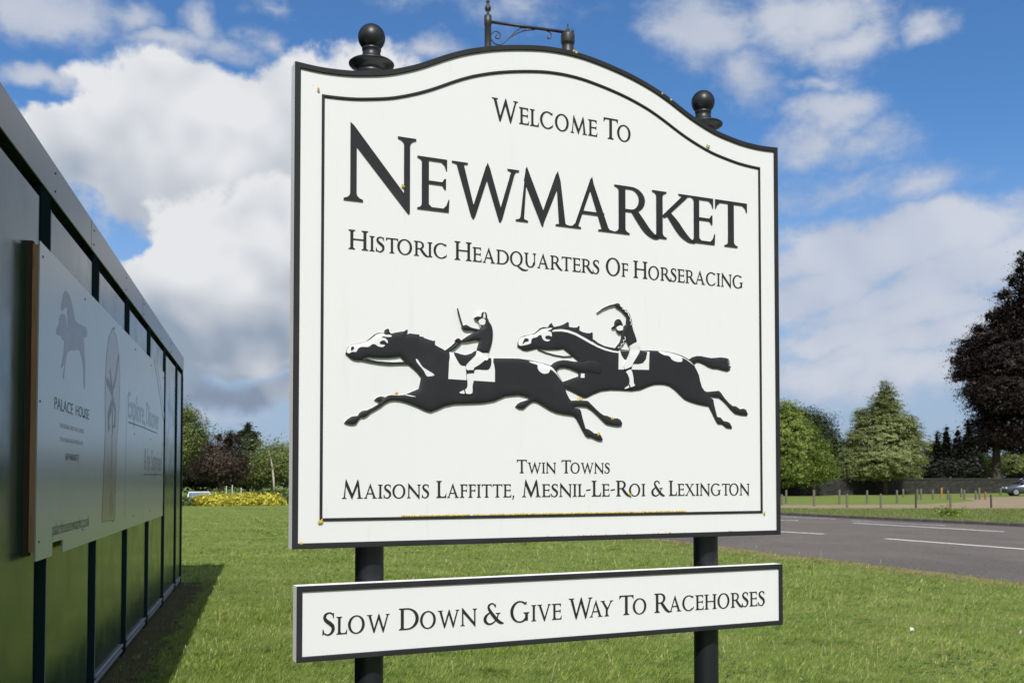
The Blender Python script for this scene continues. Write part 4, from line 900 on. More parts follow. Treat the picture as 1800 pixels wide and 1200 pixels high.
# ================================================================== VERGE POSTS, WALL
m_wood = material('weathered_post', (0.135, 0.125, 0.098), 0.9, 0.1, var=[(9, 6, 0.45, 0.7, (0.095, 0.085, 0.065), (1, 1, .2)), (3, 5, .5, .75, (0.18, 0.168, 0.135))], bump=(30, .5, .01))
m_wood_dark = material('dark_stained_post', (0.045, 0.040, 0.036), 0.8, 0.2, var=[(8, 6, .5, .7, (.07, .06, .05))])
m_wood_or = material('orange_post', (0.30, 0.165, 0.05), 0.8, 0.2, var=[(8, 6, .5, .7, (.24, .14, .05))])
m_wood_red = material('red_topped_post', (0.28, 0.095, 0.055), 0.8, 0.2, var=[(8, 6, .5, .7, (.22, .10, .07))])
def bollard(px, ytop, ybase, wpx, mat, label, group):
    b = ground(px, ybase); r = wpx / 2 * b.y / FPX; h = at(px, ytop, b.y).z
    m = MB(); k = rr.uniform(.95, 1.05)
    m.lathe([(r * 1.02, -0.2), (r * 1.02, 0.02), (r * k, h * .5), (r * .97, h - .05), (r * .8, h - .012), (r * .4, h), (.001, h + .003)], 9, smooth=True)
    o = m.build('verge_post', mat); o.location = b; o.rotation_euler = (rr.uniform(-.03, .03), rr.uniform(-.03, .03), rr.uniform(0, 6)); tag(o, label, 'post', group)
front = [(1374.5, 868.5, 888), (1489, 868, 892), (1548.5, 867.5, 892.5), (1610, 868, 893), (1671, 868, 892), (1742.5, 868.5, 892.5)]
names = ['leftmost', 'second', 'third', 'fourth', 'fifth', 'sixth']
for i, (px, a, b) in enumerate(front):
    dk = i in (3, 5)
    bollard(px, a, b, 3.2 if dk else 3.8, m_wood_dark if dk else m_wood, ('dark slender' if dk else 'pale weathered') + ' timber post at the near path edge, ' + names[i] + ' from the sign', 'timber posts along the near edge of the path')
mid = [(1382, 861, 885), (1431, 860.5, 889.5), (1475.5, 860.5, 885.5), (1524, 861.5, 884.5), (1577, 861, 884)]
for i, (px, a, b) in enumerate(mid):
    bollard(px, a, b, 3.6, m_wood, 'thick brown timber post in the row beyond the path, ' + names[i] + ' from the sign', 'timber posts in the row beyond the path')
farp = [(1588, 859, 874, m_wood), (1612.5, 860, 878, m_wood), (1619.5, 859, 878, m_wood), (1640, 860.5, 877.5, m_wood), (1654.8, 856.8, 875.5, m_wood_or), (1666.5, 861.5, 878, m_wood), (1690, 858, 873.5, m_wood), (1695.6, 860.5, 878, m_wood), (1715.5, 861.5, 878, m_wood), (1722, 857, 878, m_wood), (1732.2, 863.5, 878, m_wood_red), (1759, 857, 870, m_wood)]
ordw = ['first', 'second', 'third', 'fourth', 'fifth', 'sixth', 'seventh', 'eighth', 'ninth', 'tenth', 'eleventh', 'twelfth']
for i, (px, a, b, mt) in enumerate(farp):
    lab = 'orange post standing among the timber posts near the churchyard wall' if mt is m_wood_or else 'reddish post beside the lay-by among the timber posts' if mt is m_wood_red else 'small distant timber post before the stone wall, ' + ordw[i] + ' counting from left'
    bollard(px, a, b, 3.4, mt, lab, 'distant timber posts on the green')
m_flint_shaded = material('flint_wall_shaded', (0.026, 0.026, 0.025), 0.9, 0.2, var=[(1.6, 8, 0.42, 0.62, (0.042, 0.041, 0.038)), (5, 8, 0.5, 0.68, (0.018, 0.018, 0.018)), (0.4, 4, .5, .75, (0.026, 0.028, 0.022))], bump=(6, .9, .08))  # stone colour darkened to carry the shade the wall stands in
m_cope = material('wall_coping', (0.052, 0.051, 0.048), 0.9, 0.2, var=[(2, 6, .45, .7, (.04, .04, .037))])
wA, wB = ground(1340, 871.5), ground(1860, 865.0)
wdv = (wB - wA); wl = wdv.length; wall = tag(empty('stone_wall', wA, math.atan2(wdv.y, wdv.x)), 'long grey flint wall behind the timber posts and lay-by', 'wall')
m = MB(); NX = 90
vs_ = []; rngw = np.random.default_rng(3)
for j, z in enumerate(np.linspace(-.2, 1.52, 9)):
    for i in range(NX + 1): vs_.append((wl * i / NX, float(rngw.normal(0, .02)), float(z)))
fs_ = [(j * (NX + 1) + i, j * (NX + 1) + i + 1, (j + 1) * (NX + 1) + i + 1, (j + 1) * (NX + 1) + i) for j in range(8) for i in range(NX)]
m.add(vs_, fs_); m.box(0, wl, .05, .40, -.2, 1.519); m.build('masonry', m_flint_shaded, wall)
m = MB(); m.bbox(0, wl, -.06, .44, 1.52, 1.63, .03); m.build('coping', m_cope, wall)
# ================================================================== TREES AND SHRUBS
def unit(n, rg):
    v = rg.normal(size=(n, 3)); return v / np.linalg.norm(v, axis=1)[:, None]
def leaves(C, size, rg, droop=0.0, out=None, aspect=0.6, upbias=0.3):
    """rhombic leaf sprays at the centres C"""
    n = len(C); s = size * (.4 + 1.5 * rg.random(n) ** 1.8)[:, None]
    nrm = unit(n, rg) * .62; nrm[:, 2] += upbias
    if out is not None: nrm = nrm + out * .95
    nrm /= np.maximum(np.linalg.norm(nrm, axis=1), 1e-6)[:, None]
    a = unit(n, rg); a[:, 2] -= droop * 2
    a = a - nrm * (a * nrm).sum(1)[:, None]; a /= np.maximum(np.linalg.norm(a, axis=1), 1e-6)[:, None]
    b = np.cross(nrm, a); cc = nrm
    w = s * aspect * rg.uniform(.6, 1.2, n)[:, None] / 2
    return np.stack([C - a * s * .5, C + b * w - a * s * .05 + cc * s * .07, C + a * s * .5, C - b * w - a * s * .05 + cc * s * .07], 1)
def tree(name, label, Y, lobes, mat, n, size, trunk, cat='tree', group=None, bark=None, seed=1, droop=0.0, clump=0.55, upbias=.3, shell=.62, limbs=7, per=26, depth=1.0, part='crown', zbase=None, clear=0.0, core=.07, spray=0.0):
    """lobes: (px, py, rx, ry) in photograph pixels at the distance Y; trunk: (px, foot y-shift, radius in m)"""
    rg = np.random.default_rng(seed); k = Y / FPX
    tx = at(trunk[0], 841, Y).x; zb = float(terrain(tx, Y)) if zbase is None else zbase
    root = empty(name, (tx, Y, zb))
    L = []
    for px, py, rx, ry in lobes:
        c = at(px, py, Y); L.append((c.x - tx, rg.uniform(-.25, .25) * rx * k * depth, c.z - zb, rx * k, ry * k))
    L = np.array(L); vol = L[:, 3] ** 1.5 * L[:, 4]; vol = vol * np.array([.22 if q[0] > 1825 else 1 for q in lobes]); prob = vol / vol.sum()
    nc = max(20, n // per); li = rg.choice(len(L), nc, p=prob)
    d = unit(nc, rg); rad = (shell + (1 - shell) * rg.random(nc)) * np.where(rg.random(nc) < .16, rg.uniform(1.0, 1.16, nc), 1)
    rad = np.where(rg.random(nc) < .22, rg.random(nc) ** .5 * .8, rad)
    CC = L[li, :3] + d * rad[:, None] * np.stack([L[li, 3], L[li, 3] * depth, L[li, 4]], 1)
    CC = CC[CC[:, 2] > clear]
    csz = clump * rg.uniform(.5, 1.5, len(CC))
    idx = rg.integers(0, len(CC), n)
    off = rg.normal(size=(n, 3)) * np.array([1, 1, .6]) * csz[idx][:, None]
    cen0 = (L[:, :3] * prob[:, None]).sum(0)
    if spray > 0:                                                # layered drooping sprays reaching outwards
        v = CC - cen0; v[:, 2] = 0; v /= np.maximum(np.linalg.norm(v, axis=1), 1e-6)[:, None]; v = v + rg.normal(0, .45, v.shape); v[:, 2] = -.22 + rg.normal(0, .12, len(v)); v /= np.linalg.norm(v, axis=1)[:, None]
        off = off * np.array([.42, .42, .30]) + v[idx] * (rg.normal(size=n) * spray)[:, None]
    P = CC[idx] + off
    cen = (L[:, :3] * prob[:, None]).sum(0); o = P - cen; o /= np.maximum(np.linalg.norm(o, axis=1), 1e-6)[:, None]
    P[:, 2] = np.maximum(P[:, 2], 0.02)
    LV = leaves(P, size, rg, droop, o, upbias=upbias)
    if core:                                                     # shaded inner foliage that closes the crown
        kc = int(n * core); li2 = rg.choice(len(L), kc, p=prob); d2_ = unit(kc, rg)
        PC = L[li2, :3] + d2_ * (rg.random(kc) ** .4 * (.66 if core < .1 else .8))[:, None] * np.stack([L[li2, 3], L[li2, 3] * depth, L[li2, 4]], 1); PC = PC[PC[:, 2] > clear + .3]
        LV = np.concatenate([LV, leaves(PC, size * (2.2 if core < .1 else 1.7), rg, droop, None, .9, .2)])
    me = quad_mesh(part, LV, mat); link_mesh(part, me, root)
    if trunk[2] > 0:
        r0 = trunk[2]; hi = cen[2] + .35 * (L[:, 2] + L[:, 4]).max() - .35 * cen[2]
        m = MB(); rp = random.Random(seed)
        pts = [(0, 0, -.3), (0.02, 0, .2), (rp.uniform(-.08, .08), 0, hi * .35), (rp.uniform(-.2, .2) + cen[0] * .3, .1, hi * .7), (cen[0] * .6, .1, hi)]
        m.tube(pts, [r0 * 1.35, r0 * 1.05, r0 * .85, r0 * .55, r0 * .15], 9)
        m.build('trunk', bark or m_bark, root)
        for q in range(limbs):
            j = q % len(L); t = rp.uniform(.25, .75); s_ = Vector((cen[0] * .4 * t, .05, hi * (t * .85 + .1)))
            e = Vector((L[j, 0] + rp.uniform(-.5, .5) * L[j, 3], L[j, 1] + rp.uniform(-.6, .6) * L[j, 3], L[j, 2] + rp.uniform(-.3, .6) * L[j, 4]))
            mid = (s_ + e) / 2 + Vector((rp.uniform(-.2, .2), rp.uniform(-.2, .2), -.12 * (e - s_).length + .25))
            m = MB(); m.tube([s_, mid, e], [r0 * .42, r0 * .26, r0 * .07], 6); m.build('limb', bark or m_bark, root)
    return tag(root, label, cat, group)
m_bark = material('bark_brown', (0.065, 0.052, 0.040), 0.95, 0.1, var=[(6, 6, .45, .7, (.10, .085, .065), (1, 1, .3))], bump=(14, .8, .03))
m_birch = material('birch_bark', (0.46, 0.42, 0.36), 0.8, 0.2, var=[(8, 5, .62, .7, (.10, .09, .08), (.4, .4, 1.6))])
def pt(c, k=.55, sc_=.55): return [(sc_, .48, .64, tuple(x * k for x in c)), (1.7, .50, .66, tuple(x * (k + .25) for x in c))]
f_bright = leaf_material('leaf_bright_green', (0.150, 0.210, 0.043), (0.245, 0.315, 0.066), ((0.32, 0.35, 0.11), .94), .35, patch=pt((.19, .25, .052), .6))
f_mid = leaf_material('leaf_mid_green', (0.115, 0.150, 0.042), (0.200, 0.240, 0.070), ((0.26, 0.29, 0.11), .95), .35, patch=pt((.14, .18, .052), .6))
f_dark = leaf_material('leaf_dark_green', (0.026, 0.040, 0.016), (0.052, 0.074, 0.026), patch=pt((.03, .045, .018)))
f_sage = leaf_material('leaf_sage_green', (0.185, 0.230, 0.085), (0.285, 0.325, 0.128), ((0.34, 0.37, 0.17), .94), .35, patch=pt((.27, .31, .12), .6))
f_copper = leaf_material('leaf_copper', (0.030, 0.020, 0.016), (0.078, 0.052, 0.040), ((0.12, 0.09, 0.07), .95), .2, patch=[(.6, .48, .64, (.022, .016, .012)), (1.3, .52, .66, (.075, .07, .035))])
f_copper_shaded = leaf_material('leaf_copper_shaded', (0.0055, 0.0038, 0.0038), (0.0190, 0.0115, 0.0102), ((0.042, 0.024, 0.019), .94), .10, patch=[(.45, .54, .66, (.036, .021, .017))])  # dark copper deepened for cloud shadow; redder patches imitate lit sprays
f_yew_shaded = leaf_material('leaf_yew_shaded', (0.0030, 0.0042, 0.0026), (0.0095, 0.012, 0.006), None, .08)  # near-black leaf colour carries the cloud shadow over the yews
f_gold = leaf_material('leaf_golden', (0.42, 0.40, 0.050), (0.68, 0.62, 0.090), ((0.22, 0.26, 0.05), .93), .35, patch=[(2.2, .62, .70, (.28, .30, .05))])
f_hedge = leaf_material('leaf_hedge', (0.060, 0.100, 0.028), (0.11, 0.155, 0.045), patch=pt((.08, .12, .035)))
f_spruce = leaf_material('leaf_spruce', (0.038, 0.058, 0.030), (0.095, 0.120, 0.062))

# left of the sign
GL = 'trees behind the shrub bed'
tree('leafy_tree', 'rounded bright green tree beside the far end of the hoarding', 84, [(322, 765, 48, 46), (300, 800, 60, 45), (350, 782, 26, 42), (280, 750, 60, 60), (326, 735, 30, 24), (358, 815, 28, 25)], f_mid, 42000, .15, (305, 0, .25), 'tree', GL, seed=11, zbase=-.62, clump=.42, per=34)
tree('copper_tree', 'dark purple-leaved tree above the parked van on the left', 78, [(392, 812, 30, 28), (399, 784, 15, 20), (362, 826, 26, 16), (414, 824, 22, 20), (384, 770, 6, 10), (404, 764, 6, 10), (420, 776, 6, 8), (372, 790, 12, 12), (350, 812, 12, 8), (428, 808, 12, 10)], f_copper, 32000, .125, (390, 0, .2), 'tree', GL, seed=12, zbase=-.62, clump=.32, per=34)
tree('spruce_tree', 'spiky dark conifer rising behind the purple tree', 92, [(436, 750, 5, 13), (428, 762, 8, 6), (444, 764, 10, 6), (434, 770, 13, 8), (440, 779, 19, 7), (434, 790, 22, 7), (440, 802, 25, 8), (438, 816, 26, 12), (416, 768, 6, 9), (424, 772, 5, 8), (450, 778, 9, 4)], f_spruce, 14000, .20, (436, 0, .18), 'tree', GL, seed=13, zbase=-.62, clump=.22, shell=.3, droop=.15)
tree('hedgerow_tree', 'broad mid-green tree behind the thin birch trunk', 88, [(470, 815, 38, 32), (500, 812, 34, 34), (450, 830, 38, 26), (530, 815, 45, 42), (482, 796, 20, 14)], f_mid, 40000, .135, (480, 0, .2), 'tree', GL, seed=14, zbase=-.62, clump=.34, per=34)
tree('dark_hedgerow_tree', 'low dark green tree in shade behind the parked van', 90, [(340, 838, 60, 22), (400, 842, 60, 18), (300, 836, 60, 24)], f_yew_shaded, 8000, .24, (345, 0, .15), 'tree', GL, seed=15, zbase=-.62)
# birch: a bare pale leaning stem with a light crown
bx = at(481, 841, 72); b_root = tag(empty('birch_tree', (bx.x, 72, -.6)), 'slender birch with a pale leaning trunk behind the hedge', 'tree', GL)
bz = lambda px, py: (at(px, py, 72).x - bx.x, 0, at(px, py, 72).z + .6)
m = MB(); m.tube([bz(482, 866), bz(481, 842), bz(479, 822), bz(476, 805), bz(472, 790)], [.07, .062, .052, .042, .025], 8); m.build('trunk', m_birch, b_root)
rg = np.random.default_rng(4); Cb = np.array([bz(474, 795)]) + rg.normal(size=(900, 3)) * np.array([.7, .6, .55]); link_mesh('crown', quad_mesh('crown', leaves(Cb, .13, rg), f_mid), b_root)
# shrub bed
GS = 'shrubs in the bed behind the lawn'
def shrub(name, label, px0, px1, ytop, ybase, mat, n, size, seed, group=None, clump=.16, cat='shrub', depth=.8):
    b = ground((px0 + px1) / 2, ybase); Y = b.y + .4; k = Y / FPX; w = (px1 - px0) / 2; rg_ = np.random.default_rng(seed)
    lob = []
    for q in range(7):
        t = (q + .5) / 7; hh = (ybase - ytop) * rg_.uniform(.78, 1.0) * (0.75 + .25 * math.sin(t * 3.14))
        lob.append((px0 + (px1 - px0) * t, ybase - hh * .45, w / 4.2, hh * .55))
    return tree(name, label, Y, lob, mat, n, size, ((px0 + px1) / 2, 0, 0), cat, group, seed=seed, clump=clump, core=0, part='foliage', zbase=0.0, depth=depth, shell=.7)
shrub('golden_shrub', 'bright golden-yellow low shrub at the left end of the bed', 342, 404, 867.5, 889, f_gold, 6500, .12, 21, GS)
shrub('golden_shrub', 'bright golden-yellow low shrub in the middle of the bed', 394, 450, 866.5, 888.5, f_gold, 6500, .12, 22, GS)
shrub('golden_shrub', 'golden-yellow low shrub at the bed end nearest the sign', 440, 493, 866, 888, f_gold, 6000, .12, 23, GS)
shrub('green_hedge', 'clipped green hedge behind the yellow shrubs beside the sign', 436, 560, 856, 887, f_hedge, 5500, .12, 24, None, cat='hedge', depth=.6)
shrub('green_shrub', 'low dark green shrub next to the hoarding end', 296, 345, 870, 889, f_hedge, 2600, .12, 25, GS)
shrub('green_shrub', 'small rough green bush just right of the parked van', 376, 402, 864, 880, f_hedge, 1100, .12, 26, GS)
# right of the sign, behind the wall
GR = 'trees along the churchyard wall'
tree('lime_tree', 'bright green bushy tree right beside the sign edge', 92, [(1395, 775, 52, 56), (1385, 730, 26, 32), (1425, 805, 42, 42), (1440, 825, 34, 26), (1395, 830, 60, 26), (1365, 770, 50, 70)], f_bright, 75000, .14, (1430, 0, .2), 'tree', GR, seed=31, clump=.45, clear=.7, per=40, spray=.4)
tree('dark_tree', 'dark green tree behind between the two light trees', 118, [(1430, 760, 38, 40), (1455, 778, 24, 30), (1412, 742, 30, 28), (1480, 800, 26, 30), (1470, 830, 40, 20)], f_dark, 30000, .20, (1450, 0, .3), 'tree', GR, seed=32, clump=.5)
tree('conical_tree', 'tall cone-shaped sage-green tree in the middle of the green', 98, [(1556, 688, 14, 20), (1556, 708, 28, 24), (1558, 730, 40, 26), (1560, 752, 46, 26), (1556, 780, 56, 28), (1552, 806, 62, 26), (1550, 828, 60, 16), (1516, 745, 20, 22), (1504, 775, 24, 26), (1500, 806, 28, 26), (1598, 752, 20, 26), (1602, 780, 22, 34), (1604, 815, 20, 24), (1510, 828, 34, 16), (1512, 728, 12, 12)], f_sage, 125000, .135, (1555, 0, .26), 'tree', GR, seed=33, clump=.34, shell=.78, clear=.5, upbias=.7, per=44, spray=.24)
tree('distant_tree', 'small light green tree between the conical tree and yews', 150, [(1640, 798, 24, 26), (1625, 820, 28, 22), (1655, 815, 22, 24)], f_mid, 7000, .36, (1640, 0, .2), 'tree', GR, seed=34)
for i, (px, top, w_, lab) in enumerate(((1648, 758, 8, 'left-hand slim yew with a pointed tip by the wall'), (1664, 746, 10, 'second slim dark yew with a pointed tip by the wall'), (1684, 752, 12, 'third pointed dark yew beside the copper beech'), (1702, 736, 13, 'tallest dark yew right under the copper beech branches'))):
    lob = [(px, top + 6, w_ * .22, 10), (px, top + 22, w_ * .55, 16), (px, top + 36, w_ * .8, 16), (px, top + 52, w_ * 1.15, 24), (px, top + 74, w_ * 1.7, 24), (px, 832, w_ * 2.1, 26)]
    tree('yew_tree', lab, 116 + i, lob, f_yew_shaded, 13000, .22, (px, 0, .2), 'tree', 'dark yews by the wall', seed=40 + i, clump=.22, limbs=2, core=.12)
tree('copper_beech', 'huge dark copper beech filling the right-hand edge', 122, [(1795, 468, 12.0, 38.1), (1806, 520, 30.0, 44.8), (1780, 492, 14.3, 15.8), (1768, 522, 18.7, 15.8), (1775, 548, 28.6, 21.0), (1748, 556, 22.0, 14.0), (1765, 578, 33.0, 24.5), (1722, 578, 19.8, 12.2), (1735, 594, 37.4, 15.8), (1700, 603, 16.5, 10.5), (1715, 616, 37.4, 17.5), (1760, 612, 44.0, 22.4), (1684, 634, 18.7, 12.2), (1706, 648, 33.0, 19.2), (1684, 662, 15.4, 14.0), (1740, 660, 48.0, 22.4), (1790, 640, 66.0, 56.0), (1716, 686, 26.4, 19.2), (1750, 708, 46.0, 29.1), (1800, 710, 76.0, 62.7), (1735, 745, 34.0, 24.6), (1726, 778, 26.0, 20.2), (1790, 765, 80.0, 35.8), (1860, 560, 70.0, 100.8), (1900, 700, 100.0, 112.0), (1850, 460, 50.0, 67.2), (1830, 790, 50.0, 20.2), (1745, 690, 60, 40), (1770, 590, 46, 34), (1745, 630, 50, 30), (1790, 560, 40, 40)], f_copper_shaded, 260000, .185, (1752, 0, .5), 'tree', GR, seed=51, droop=.22, clump=.55, shell=.40, limbs=22, per=60, clear=3.2, spray=.6, core=.16)
tree('garden_tree', 'sunlit green shrubby tree seen beneath the beech left of its trunk', 140, [(1718, 812, 20, 20), (1735, 822, 18, 18)], f_mid, 6000, .30, (1722, 0, .15), 'tree', GR, seed=52)
tree('garden_tree', 'sunlit green shrubby tree seen beneath the beech right of its trunk', 142, [(1780, 820, 28, 18), (1808, 817, 26, 20)], f_mid, 7000, .30, (1785, 0, .15), 'tree', GR, seed=53)
# dark undergrowth behind the wall and far woodland closing the view
def mass(name, label, cat, Y0, Y1, x0, x1, h, mat, n, size, seed):
    rg_ = np.random.default_rng(seed); x = rg_.uniform(x0, x1, n); y = rg_.uniform(Y0, Y1, n); prof = h * (.6 + .4 * np.sin(x * .21 + 1.3) * np.sin(x * .083))
    z = prof * rg_.random(n) ** .7 + rg_.normal(0, .25, n)
    o = link_mesh(name, quad_mesh(name, leaves(np.stack([x, y, np.maximum(z, .1)], 1), size, rg_), mat)); tag(o, label, cat, kind='stuff')
pa, pb2 = at(1340, 841, 126), at(1900, 841, 130)
mass('undergrowth', 'dark undergrowth behind the flint wall', 'undergrowth', 126, 130, pa.x, pb2.x, 4.6, f_yew_shaded, 34000, .36, 61)
mass('distant_woodland', 'distant woodland along the horizon', 'woodland', 170, 190, -150, 170, 7.0, f_dark, 22000, 1.2, 62)
# weeds at the kerb
wp = ground(1668, 908); wr = np.random.default_rng(8)
n = 420; C = np.stack([wr.normal(0, .35, n), wr.normal(0, .16, n), np.abs(wr.normal(0, .16, n)) + .03], 1)
o = link_mesh('weed_clump', quad_mesh('weed_clump', leaves(C, .16, wr, aspect=.3), f_bright)); o.location = (wp.x, wp.y, .06); tag(o, 'rough green weed clump sprouting at the far kerb', 'weed')

# ================================================================== GRASS
def grass_material(name, dark, light, dry, p_dry):
    return leaf_material(name, dark, light, (dry, p_dry), .35, .5, patch=[(0.55, .50, .68, tuple(0.55 * a + 0.45 * b for a, b in zip(light, dry))), (1.9, .54, .66, tuple(c * 1.05 for c in dark)), (5.0, .56, .68, tuple(0.8 * a for a in light))])
g_lush = grass_material('grass_blade', (0.100, 0.172, 0.025), (0.360, 0.482, 0.098), (0.56, 0.53, 0.24), .90)
g_dry = leaf_material('grass_blade_dry', (0.19, 0.19, 0.065), (0.34, 0.30, 0.13), ((0.45, 0.37, 0.20), .8), .3, .6)
def grow(n, ylo, yhi, seed, p=1.3):
    rg_ = np.random.default_rng(seed); u = rg_.random(n)
    y = (ylo ** (1 - p) + u * (yhi ** (1 - p) - ylo ** (1 - p))) ** (1 / (1 - p))
    x = (rg_.random(n) * 2 - 1) * (.58 * y + 1.0)
    return x, y, rg_
def blades(n, ylo, yhi, seed, p, tuft):
    x, y, rg = grow(n // tuft, ylo, yhi, seed, p)
    tx_, ty_ = np.repeat(x, tuft), np.repeat(y, tuft); n = len(tx_)
    ang_o = rg.uniform(0, 2 * np.pi, n); ro = np.abs(rg.normal(0, .020 + .012 * (tuft > 1), n)) * (tuft > 1)
    x = tx_ + np.cos(ang_o) * ro; y = ty_ + np.sin(ang_o) * ro
    dr = (x - nA.x) * nn.x + (y - nA.y) * nn.y                 # > 0 on the road side of the near edge
    dw = (x - WO.x) * wn.x + (y - WO.y) * wn.y; sw_ = (x - WO.x) * wd.x + (y - WO.y) * wd.y
    keep = (dr < 0.05 * rg.normal(size=n)) & ~((sw_ < WEND + .05) & (dw < 0.05)) & ~((sw_ < WEND) & (rg.random(n) > .10 + .9 * sstep(.18, .75, dw)))
    lush = np.clip(.5 + .5 * np.sin(x * .9 + 1.7 * np.sin(y * .6)) * np.sin(y * 1.1 + x * .4) + .35 * np.sin(x * 2.7 + y * 1.9) * np.sin(y * 3.1 - x * 1.3), 0, 1.3)
    if tuft > 1:
        k2 = np.repeat(rg.random(n // tuft), tuft); keep &= (k2 < .25 + .75 * lush) & (dr < -.25)
        h = (.026 + .038 * rg.random(n)) * (.55 + .75 * lush); w = .0062 * np.maximum(1, y / 11) * rg.uniform(.7, 1.3, n)
        lx_ = np.cos(ang_o) * h * rg.uniform(.2, .9, n) + .40 * h; ly_ = np.sin(ang_o) * h * rg.uniform(.2, .9, n) - .20 * h
    else:
        h = .018 + .026 * rg.random(n) ** 1.5 + .012 * lush; w = .0046 * np.maximum(1, y / 10) * rg.uniform(.7, 1.4, n)
        la = rg.uniform(0, 2 * np.pi, n); lean = np.abs(rg.normal(0, .55, n))
        lx_ = np.cos(la) * lean * h + .45 * h; ly_ = np.sin(la) * lean * h - .25 * h
    ang = rg.uniform(0, 2 * np.pi, n)
    B = np.stack([x, y, np.zeros(n)], 1); side = np.stack([np.cos(ang), np.sin(ang), np.zeros(n)], 1) * w[:, None] / 2
    tip = B + np.stack([lx_, ly_, h], 1)
    worn = .5 + .5 * np.sin(x * 1.3 + 2.1 * np.sin(y * .5)) * np.sin(y * .9 + 1.1)
    dry = (rg.random(n) < (.65 + .6 * worn) * np.exp(dr / (.5 + 1.0 * worn))) | (rg.random(n) < .03 + .10 * (worn > .86) * (lush < .4))
    return np.stack([B - side, B + side, tip], 1)[keep], dry[keep]
V1, D1 = blades(400000, 5.2, 56, 71, 1.3, 1); V2, D2 = blades(340000, 5.2, 40, 75, 1.35, 11)
gr = link_mesh('grass', quad_mesh('grass', np.concatenate([V1, V2]), [g_lush, g_dry], np.concatenate([D1, D2]), 3)); tag(gr, 'mown green lawn grass around the sign', 'grass', kind='stuff')
# far verge grass
x, y, rg = grow(90000, 33, 62, 72, .5); x = rg.uniform(6, 40, len(x))
d2 = (x - fA.x) * fn.x + (y - fA.y) * fn.y; pz = [(p.x, p.y) for p in pth]
ysand = (y > 47.5) & (y < 57.5) & False
keep = (d2 > .18) & (y < ground(1500, 893.8).y); x, y = x[keep], y[keep]; n = len(x); h = rg.uniform(.04, .10, n); ang = rg.uniform(0, 6.28, n)
B = np.stack([x, y, np.full(n, .0)], 1); side = np.stack([np.cos(ang), np.sin(ang), np.zeros(n)], 1) * .012
gv = link_mesh('verge_grass', quad_mesh('verge_grass', np.stack([B - side, B + side, B + np.stack([rg.normal(0, .02, n), rg.normal(0, .02, n), h], 1)], 1), [leaf_material('verge_blade', (0.085, 0.120, 0.030), (0.200, 0.235, 0.075), ((0.33, 0.30, 0.15), .88), .3, .55)], None, 3)); tag(gv, 'rough green grass on the verge beyond the kerb', 'grass', kind='stuff')
# daisies and dandelions
m_daisy = material('daisy_white', (0.75, 0.75, 0.72), 0.7, 0.2); m_dand = material('dandelion_yellow', (0.70, 0.50, 0.03), 0.7, 0.2)
x, y, rg = grow(420, 7.5, 45, 73, .9); dr = (x - nA.x) * nn.x + (y - nA.y) * nn.y; dw = (x - WO.x) * wn.x + (y - WO.y) * wn.y
k_ = (dr < -.2) & (dw > .9); x, y = x[k_], y[k_]; n = len(x); r = .010 * np.maximum(1, y / 12) * rg.uniform(.7, 1.3, n)
a6 = np.linspace(0, 2 * np.pi, 6, endpoint=False); C = np.stack([x, y, rg.uniform(.05, .08, n)], 1)
tl = rg.normal(0, .35, (n, 2)); V = C[:, None, :] + np.stack([np.cos(a6)[None] * r[:, None], np.sin(a6)[None] * r[:, None], (np.cos(a6)[None] * tl[:, :1] + np.sin(a6)[None] * (tl[:, 1:] - .8)) * r[:, None]], 2)
fl = link_mesh('lawn_flowers', quad_mesh('lawn_flowers', V, [m_daisy, m_dand], (rg.random(n) < .25), 6)); tag(fl, 'scattered daisies and dandelions in the lawn', 'flowers', kind='stuff')
# broad-leaved weeds and pale seed stalks scattered through the lawn
x, y, rg = grow(5200, 7.0, 34, 76, 1.1); dr = (x - nA.x) * nn.x + (y - nA.y) * nn.y; dw = (x - WO.x) * wn.x + (y - WO.y) * wn.y
pat = np.sin(x * 1.7 + 1.3 * np.sin(y * .9)) * np.sin(y * 1.3 + .7 * x); k_ = (dr < -.15) & (dw > .25) & (pat + rg.normal(0, .35, len(x)) > .25); x, y = x[k_], y[k_]
q = 7; xx, yy = np.repeat(x, q), np.repeat(y, q); n = len(xx); a_ = rg.uniform(0, 6.283, n); l_ = rg.uniform(.018, .045, n) * np.maximum(1, yy / 14); w_ = l_ * .28
B = np.stack([xx, yy, rg.uniform(.018, .035, n)], 1); dv = np.stack([np.cos(a_), np.sin(a_), rg.uniform(-.1, .6, n)], 1); sv = np.stack([-np.sin(a_), np.cos(a_), np.zeros(n)], 1)
V = np.stack([B, B + dv * (l_ * .5)[:, None] + sv * w_[:, None], B + dv * l_[:, None], B + dv * (l_ * .5)[:, None] - sv * w_[:, None]], 1)
wd_o = link_mesh('lawn_weeds', quad_mesh('lawn_weeds', V, leaf_material('weed_leaf', (0.080, 0.145, 0.030), (0.175, 0.255, 0.056), ((0.28, 0.26, 0.10), .93), .3))); tag(wd_o, 'low clover and plantain leaves in the lawn', 'weeds', kind='stuff')
x, y, rg = grow(900, 8.0, 40, 77, 1.02); dr = (x - nA.x) * nn.x + (y - nA.y) * nn.y; dw = (x - WO.x) * wn.x + (y - WO.y) * wn.y; k_ = (dr < -.05) & (dw > .3); x, y = x[k_], y[k_]; n = len(x)
hh = rg.uniform(.07, .17, n); B = np.stack([x, y, np.zeros(n)], 1); T_ = B + np.stack([rg.normal(0, .03, n), rg.normal(0, .03, n), hh], 1); sd = np.stack([np.full(n, .0022), np.zeros(n), np.zeros(n)], 1) * np.maximum(1, y / 10)[:, None]
